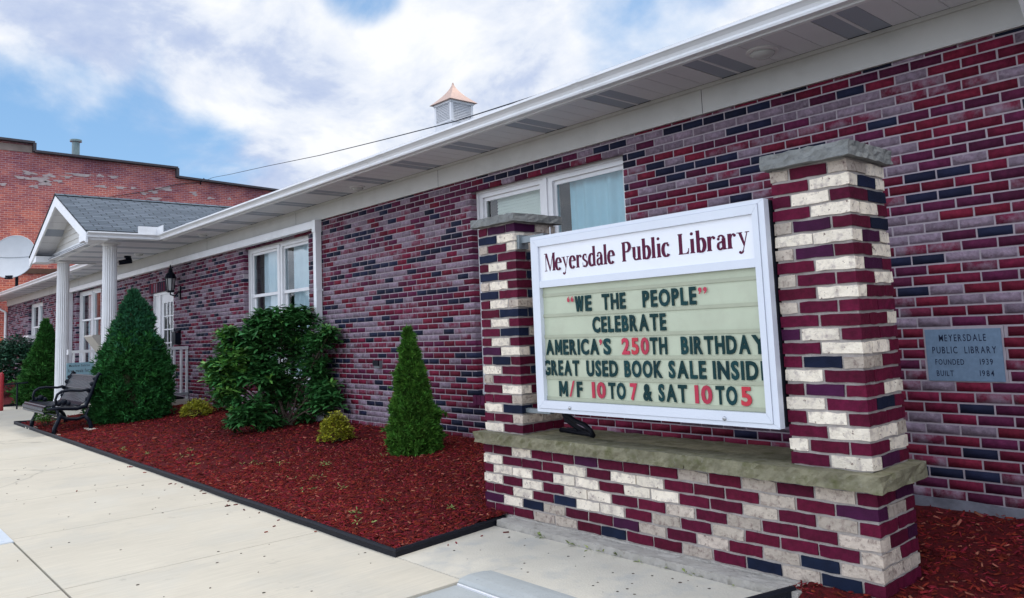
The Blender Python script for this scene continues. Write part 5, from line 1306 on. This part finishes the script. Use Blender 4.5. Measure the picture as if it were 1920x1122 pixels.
# paver feet are set in the bed: one thing each
for i, (x, y, lb) in enumerate(((-13.92, -0.93, 'flat concrete paver under the left front leg of the bench'), (-12.20, -0.93, 'flat concrete paver under the right front leg of the bench'), (-12.2, -0.41, 'flat concrete paver under the right rear leg of the bench'))):
    q = MB(); rough_slab(x-0.17, x+0.17, y-0.06, y+0.06, -0.12, bedz(x, y)+0.012, 5, 3, 1, 0.006, 50+i, 0.001, m=q); tag(q.build('paver', M['concrete_pad']), lb, 'paver', 'pavers under the bench')

# ------------------------------------------------------------------ entrance: landing, railings, book drop, board
b = MB(); b.box(-17.3, -13.84, 0.92, D-0.02, -0.2, 0.212); b.box(-17.3, -13.83, 0.90, 0.921, 0.16, 0.205); b.build('landing', M['concrete_pad'], kind='structure')
def railing(name, x, y0, y1, zb, label, posts):
    t = thing(name, label, 'railing', (x, (y0+y1)/2, zb), 'white porch railings')
    m1 = MB(); m1.box(x-0.03, x+0.03, y0, y1, 1.165, 1.225); m1.build('top_rail', M['vinyl_rail'], t)
    m1 = MB(); m1.box(x-0.035, x+0.035, y0, y1, zb+0.075, zb+0.125); m1.build('bottom_rail', M['grey_board'], t)
    for y in posts:
        w = 0.019
        m1 = MB(); m1.box(x-w, x+w, y-w, y+w, zb if y in (posts[0], posts[-1]) else zb+0.126, 1.164); m1.build('baluster', M['vinyl_rail'], t)
    m1 = MB(); m1.box(x-0.05, x+0.05, y0-0.035, y0-0.001, 1.14, 1.25); m1.build('end_cap', M['vinyl_rail'], t)
railing('porch_railing', -13.92, 1.10, 1.675, 0.215, 'white porch railing right of the door running to the brick wall', [1.14, 1.28, 1.42, 1.55, 1.655])
railing('porch_railing', -17.28, 0.33, 1.25, 0.0, 'white porch railing behind the bench beside the left column', [0.42, 0.62, 0.80, 0.98, 1.20])
t = thing('door_mat', 'black rubber mat on the concrete landing under the railing', 'mat', (-14.6, 1.2, 0.212))
m1 = MB(); m1.box(-15.3, -13.98, 1.05, 1.62, 0.213, 0.250); m1.build('rubber_sheet', M['black_plastic'], t)
m1 = MB()
for k in range(10): m1.box(-15.28+k*0.13, -15.25+k*0.13, 1.06, 1.61, 0.2505, 0.257)
m1.build('rib', M['black_plastic'], t)
t = thing('book_drop', 'beige metal book return box with a slanted front beside the porch column', 'book return', (-15.4, 0.62, ZS))
m1 = MB(); m1.prism([(0.62, ZS), (1.05, ZS), (1.05, 1.52), (0.28, 1.52), (0.26, 1.49), (0.62, 0.98)], 0, -15.72, -15.10); m1.build('box_body', M['beige_metal'], t)
m1 = MB(); m1.box(-15.60, -15.22, 0.70, 0.98, 1.5205, 1.535); m1.build('lid', M['beige_metal'], t)
m1 = MB(); m1.box(-15.101, -15.094, 0.72, 0.86, 1.17, 1.20); m1.box(-15.0999, -15.094, 0.64, 1.03, 1.085, 1.097); m1.box(-15.0999, -15.094, 0.78, 0.83, 1.23, 1.28, 1); m1.build('trim', [M['beige'], M['grey_metal']], t)
bd = thing('notice_board', 'blue board with dark handwriting hung on the white railing behind the bench', 'notice', (-17.23, 0.55, 0.75))
m1 = MB(); m1.box(-17.235, -17.215, 0.27, 0.80, 0.55, 0.96); m1.build('panel', M['yard_sign'], bd)
def text_x(s, y0, y1, z0, z1, x, off, mt, parent):
    gl = [glyph(ch, off) if ch != ' ' else None for ch in s]; Hc = glyph('H', off)[0]; sz = (z1-z0)/(Hc[:, 1].max()-Hc[:, 1].min())
    wd = [(g[0][:, 0].max()-g[0][:, 0].min()) if g else 0.25 for g in gl]; gap = 0.12; sx = (y1-y0)/(sum(wd)+gap*(len(gl)-1)); y = y0
    for g, w in zip(gl, wd):
        if g:
            V, Fc = g; mb = MB(); mb.add([(x+0.0, y+(v[0]-V[:, 0].min())*sx, z0+v[1]*sz) for v in V], Fc); mb.build('letter', mt, parent)
        y += (w+gap)*sx
text_x('Meadow Sunrise', 0.32, 0.72, 0.875, 0.925, -17.2140, 0.004, M['sign_dark'], bd)
text_x('Free meals for us', 0.30, 0.79, 0.755, 0.825, -17.2140, 0.012, M['sign_dark'], bd)
# red post with a black rail at the far left edge
t = thing('red_post', 'red rounded post with a thin black rail at the left edge by the far bed', 'post', (-19.1, -0.62, ZS))
m1 = MB(); m1.tube([(-19.1, -0.62, ZS), (-19.1, -0.62, 0.70), (-19.1, -0.63, 0.76), (-19.1, -0.65, 0.79)], [0.045, 0.045, 0.045, 0.03], 12); m1.build('post', M['red_paint'], t, smooth=True)
m1 = MB(); m1.tube([(-19.1, -0.60, 0.52), (-19.3, -0.08, 0.53)], 0.018, 8); m1.tube([(-19.22, -0.30, 0.53), (-19.22, -0.30, ZS)], 0.018, 8); m1.build('rail', M['black_metal'], t)

# ------------------------------------------------------------------ satellite dish
t = thing('satellite_dish', 'large pale grey satellite dish on a dark pole at the far library roof end', 'satellite dish', (-32.9, 1.78, 3.4))
dc = Vector((-32.6, 1.60, 4.80)); nrm = Vector((0.80, -0.52, 0.28)).normalized(); u = nrm.cross(Vector((0,0,1))).normalized(); w_ = u.cross(nrm)*-1
w_ = u.cross(nrm)
V = []; nr, na = 8, 36
for k in range(nr+1):
    r0 = 0.86*k/nr; dep = 0.16*(r0/0.86)**2
    for i in range(na): a = 2*math.pi*i/na; V.append(dc+u*(r0*0.92*math.cos(a))+w_*(r0*math.sin(a))+nrm*(dep-0.16))
Fc = [(k*na+i, k*na+(i+1) % na, (k+1)*na+(i+1) % na, (k+1)*na+i) for k in range(nr) for i in range(na)]
m1 = MB(); m1.add(V, Fc); n0 = len(V); m1.add([Vector(p)-nrm*0.02 for p in V], [f[::-1] for f in Fc]); m1.tube([dc+u*(0.86*0.92*math.cos(2*math.pi*i/36))+w_*(0.86*math.sin(2*math.pi*i/36))-nrm*0.005 for i in range(37)], 0.016, 6); m1.build('reflector', M['dish'], t, smooth=True)
m1 = MB(); m1.tube([dc-u*0.78-nrm*0.005+w_*0.02, dc-u*0.4-nrm*0.115+w_*0.02, dc-nrm*0.150+w_*0.02, dc+u*0.4-nrm*0.115+w_*0.02, dc+u*0.78-nrm*0.005+w_*0.02], 0.008, 5); m1.build('seam', M['grey_metal'], t)
m1 = MB(); m1.tube([Vector((-32.9, 1.80, 3.45)), Vector((-32.9, 1.80, 4.6)), dc-nrm*0.2], 0.055, 8); m1.build('pole', M['black_metal'], t)
m1 = MB(); m1.tube([dc-w_*0.84, dc-w_*0.98+nrm*0.25], 0.03, 6); m1.obox(dc-w_*0.84-u*0.12, dc-w_*0.84+u*0.12, 0.06, 0.14); m1.build('feed_arm', M['black_metal'], t)

# ------------------------------------------------------------------ neighbouring building
NX = -38.0
nb = thing('brick_building', 'tall old red brick building with stepped parapet and pale mortar patches behind the library', 'building', (-46, 9, 0))
def wallx(mb, y0, y1, z0, z1, x=NX):
    mb.add([(x, y0, z0), (x, y1, z0), (x, y1, z1), (x, y0, z1)], [(0,1,2,3)], 0, [[(y0, z0), (y1, z0), (y1, z1), (y0, z1)]])
b = MB(); T1, T2, T3 = 10.05, 9.97, 9.55
Y1, Y2, Y3 = 3.15, 9.35, 22.0
pts = [(-4, 0), (Y3, 0), (Y3, 9.0), (Y2, 9.52), (Y2, 9.97), (Y1, 10.06), (Y1, 10.45), (-4, 10.55)]
V = [(NX, y, z) for y, z in pts]; b.add(V, [tuple(range(len(pts)))], 0, [[(y, z) for y, z in pts]])
Vb = [(NX-14, y, z) for y, z in pts]; n = len(pts); F2 = [(i, n+i, n+(i+1) % n, (i+1) % n) for i in range(n)]+[tuple(range(2*n-1, n-1, -1))]
b.add(V+Vb, F2, 0, [[((V+Vb)[k][0]*0+(V+Vb)[k][0]+(V+Vb)[k][1], (V+Vb)[k][2]) for k in f] for f in F2])
b.build('wall', M['old_brick'], nb)
cp = MB()
for (ya, za), (yb, zb2) in (((Y3, 9.0), (Y2, 9.52)), ((Y2, 9.97), (Y1, 10.06)), ((Y1, 10.45), (-4, 10.55))):
    cp.obox((NX+0.02, ya-0.0, za+0.05), (NX+0.02, yb, zb2+0.05), 0.5, 0.10)
cp.box(NX-0.2, NX+0.26, Y2-0.06, Y2+0.06, 9.55, 10.0); cp.box(NX-0.2, NX+0.26, Y1-0.06, Y1+0.06, 10.1, 10.48)
cp.build('parapet_coping', M['coping'], nb)
pt = MB(); pt.box(NX+0.001, NX+0.03, -4, Y1-0.07, 10.06, 10.38); pt.build('parapet_render', mat('parapet_render', (0.30, 0.235, 0.21), 0.9, 0.2, 2, 0.4, 20), nb)
lb_ = MB(); lb_.box(NX+0.001, NX+0.06, -4, 22, 4.62, 4.84); lb_.build('stone_band', M['lintel_band'], nb)
rp_ = random.Random(4); pa = MB()
for (px, py, w0, h0) in [(55, 325, 20, 7), (75, 337, 34, 9), (92, 330, 20, 6), (85, 345, 20, 8), (65, 350, 12, 6), (125, 332, 16, 5), (150, 328, 40, 6), (188, 330, 14, 5), (212, 332, 16, 5), (190, 350, 18, 5), (225, 352, 20, 5), (250, 353, 10, 4), (270, 363, 12, 6), (288, 360, 16, 6), (310, 354, 28, 8), (290, 373, 22, 6), (362, 362, 12, 5), (366, 366, 8, 4), (395, 372, 14, 4), (430, 373, 6, 5), (5, 346, 12, 6), (40, 333, 18, 5), (110, 340, 14, 5)]:
    c0 = on(px, py, 0, NX); sc_ = (c0-Vector(CAM_POS)).length/FPX*1.05; n = 16; V = []
    ph = rp_.uniform(0, 6)
    for i in range(n):
        a = 2*math.pi*i/n; rr = 0.8+0.25*math.sin(3*a+ph)+0.15*math.sin(5*a+2*ph)+rp_.uniform(-0.16, 0.16)
        V.append((NX+0.012, c0.y+math.cos(a)*w0*sc_/2*rr*1.1, c0.z+math.sin(a)*h0*sc_/2*rr))
    pa = MB(); pa.add(V+[(NX-0.01, p[1], p[2]) for p in V], [tuple(range(n))]+[(i, n+i, n+(i+1) % n, (i+1) % n) for i in range(n)]); pa.build('mortar_patch', M['plaster_patch'], nb)
vp_ = MB(); v0 = on(142, 283, 0, NX-1.0)
vp_.lathe([(0.17, -0.6), (0.17, 0.40), (0.26, 0.43), (0.26, 0.52), (0.1, 0.56)], (v0.x, v0.y, v0.z), 16); vp_.build('vent_pipe', M['vent_pipe'], nb, smooth=False)

# overhead service wire from the neighbour's parapet to a mast on the library roof
A = on(376, 342, 0, NX+0.15); B = on(1080, 157, 1, 3.2)
nrmv = Vector((B.y-A.y, -(B.x-A.x), 0))
def inplane(px, py):
    d = ray(px, py); o = Vector(CAM_POS); t = (A-o).dot(nrmv)/d.dot(nrmv); return o+d*t
ctrl = [A]+[inplane(*p) for p in ((400, 333), (430, 327.5), (500, 312), (600, 291.5), (720, 262), (853, 228), (940, 200), (1013, 177))]+[B]
w = MB(); w.tube(ctrl, 0.009, 6)
wl = [on(376, 342, 0, NX+0.06), on(330, 346, 0, NX+0.05), on(290, 356, 0, NX+0.05), on(230, 366, 0, NX+0.05), on(190, 372, 0, NX+0.05)]; w.tube([A]+wl, 0.014, 5)
wt = thing('service_wire', 'thin dark overhead wire sagging from the old brick building to the library roof', 'wire', A)
w.build('wire', mat('weathered_wire', (0.035, 0.037, 0.045), 0.7), wt)
k_ = MB(); k_.tube([on(376, 346, 0, NX+0.02), A, A+Vector((0.1, 0.15, 0.2))], 0.03, 6); k_.build('wire_bracket', M['black_metal'], wt)
ms = MB(); ms.tube([(B.x, B.y, roofz(B.y)-0.03), (B.x, B.y, B.z-0.01)], 0.02, 8); ms.build('mast', M['grey_metal'], wt)

# pale metal hand hole cover at the left of the sidewalk
q = MB(); p1 = on(9, 1019, 2, ZS); q.box(p1.x-0.55, p1.x+0.02, p1.y-0.36, p1.y+0.05, ZS-0.01, ZS+0.006)
q.box(p1.x-0.50, p1.x-0.03, p1.y-0.31, p1.y, ZS+0.0062, ZS+0.009); tag(q.build('handhole_cover', mat('galvanised_pale', (0.62, 0.68, 0.74), 0.4, 0.08, 8, metal=0.2)), 'pale metal access cover in the sidewalk at the left edge', 'cover')

SC.render.engine = 'CYCLES'
SC.cycles.max_bounces = 6; SC.cycles.diffuse_bounces = 3; SC.cycles.transparent_max_bounces = 8
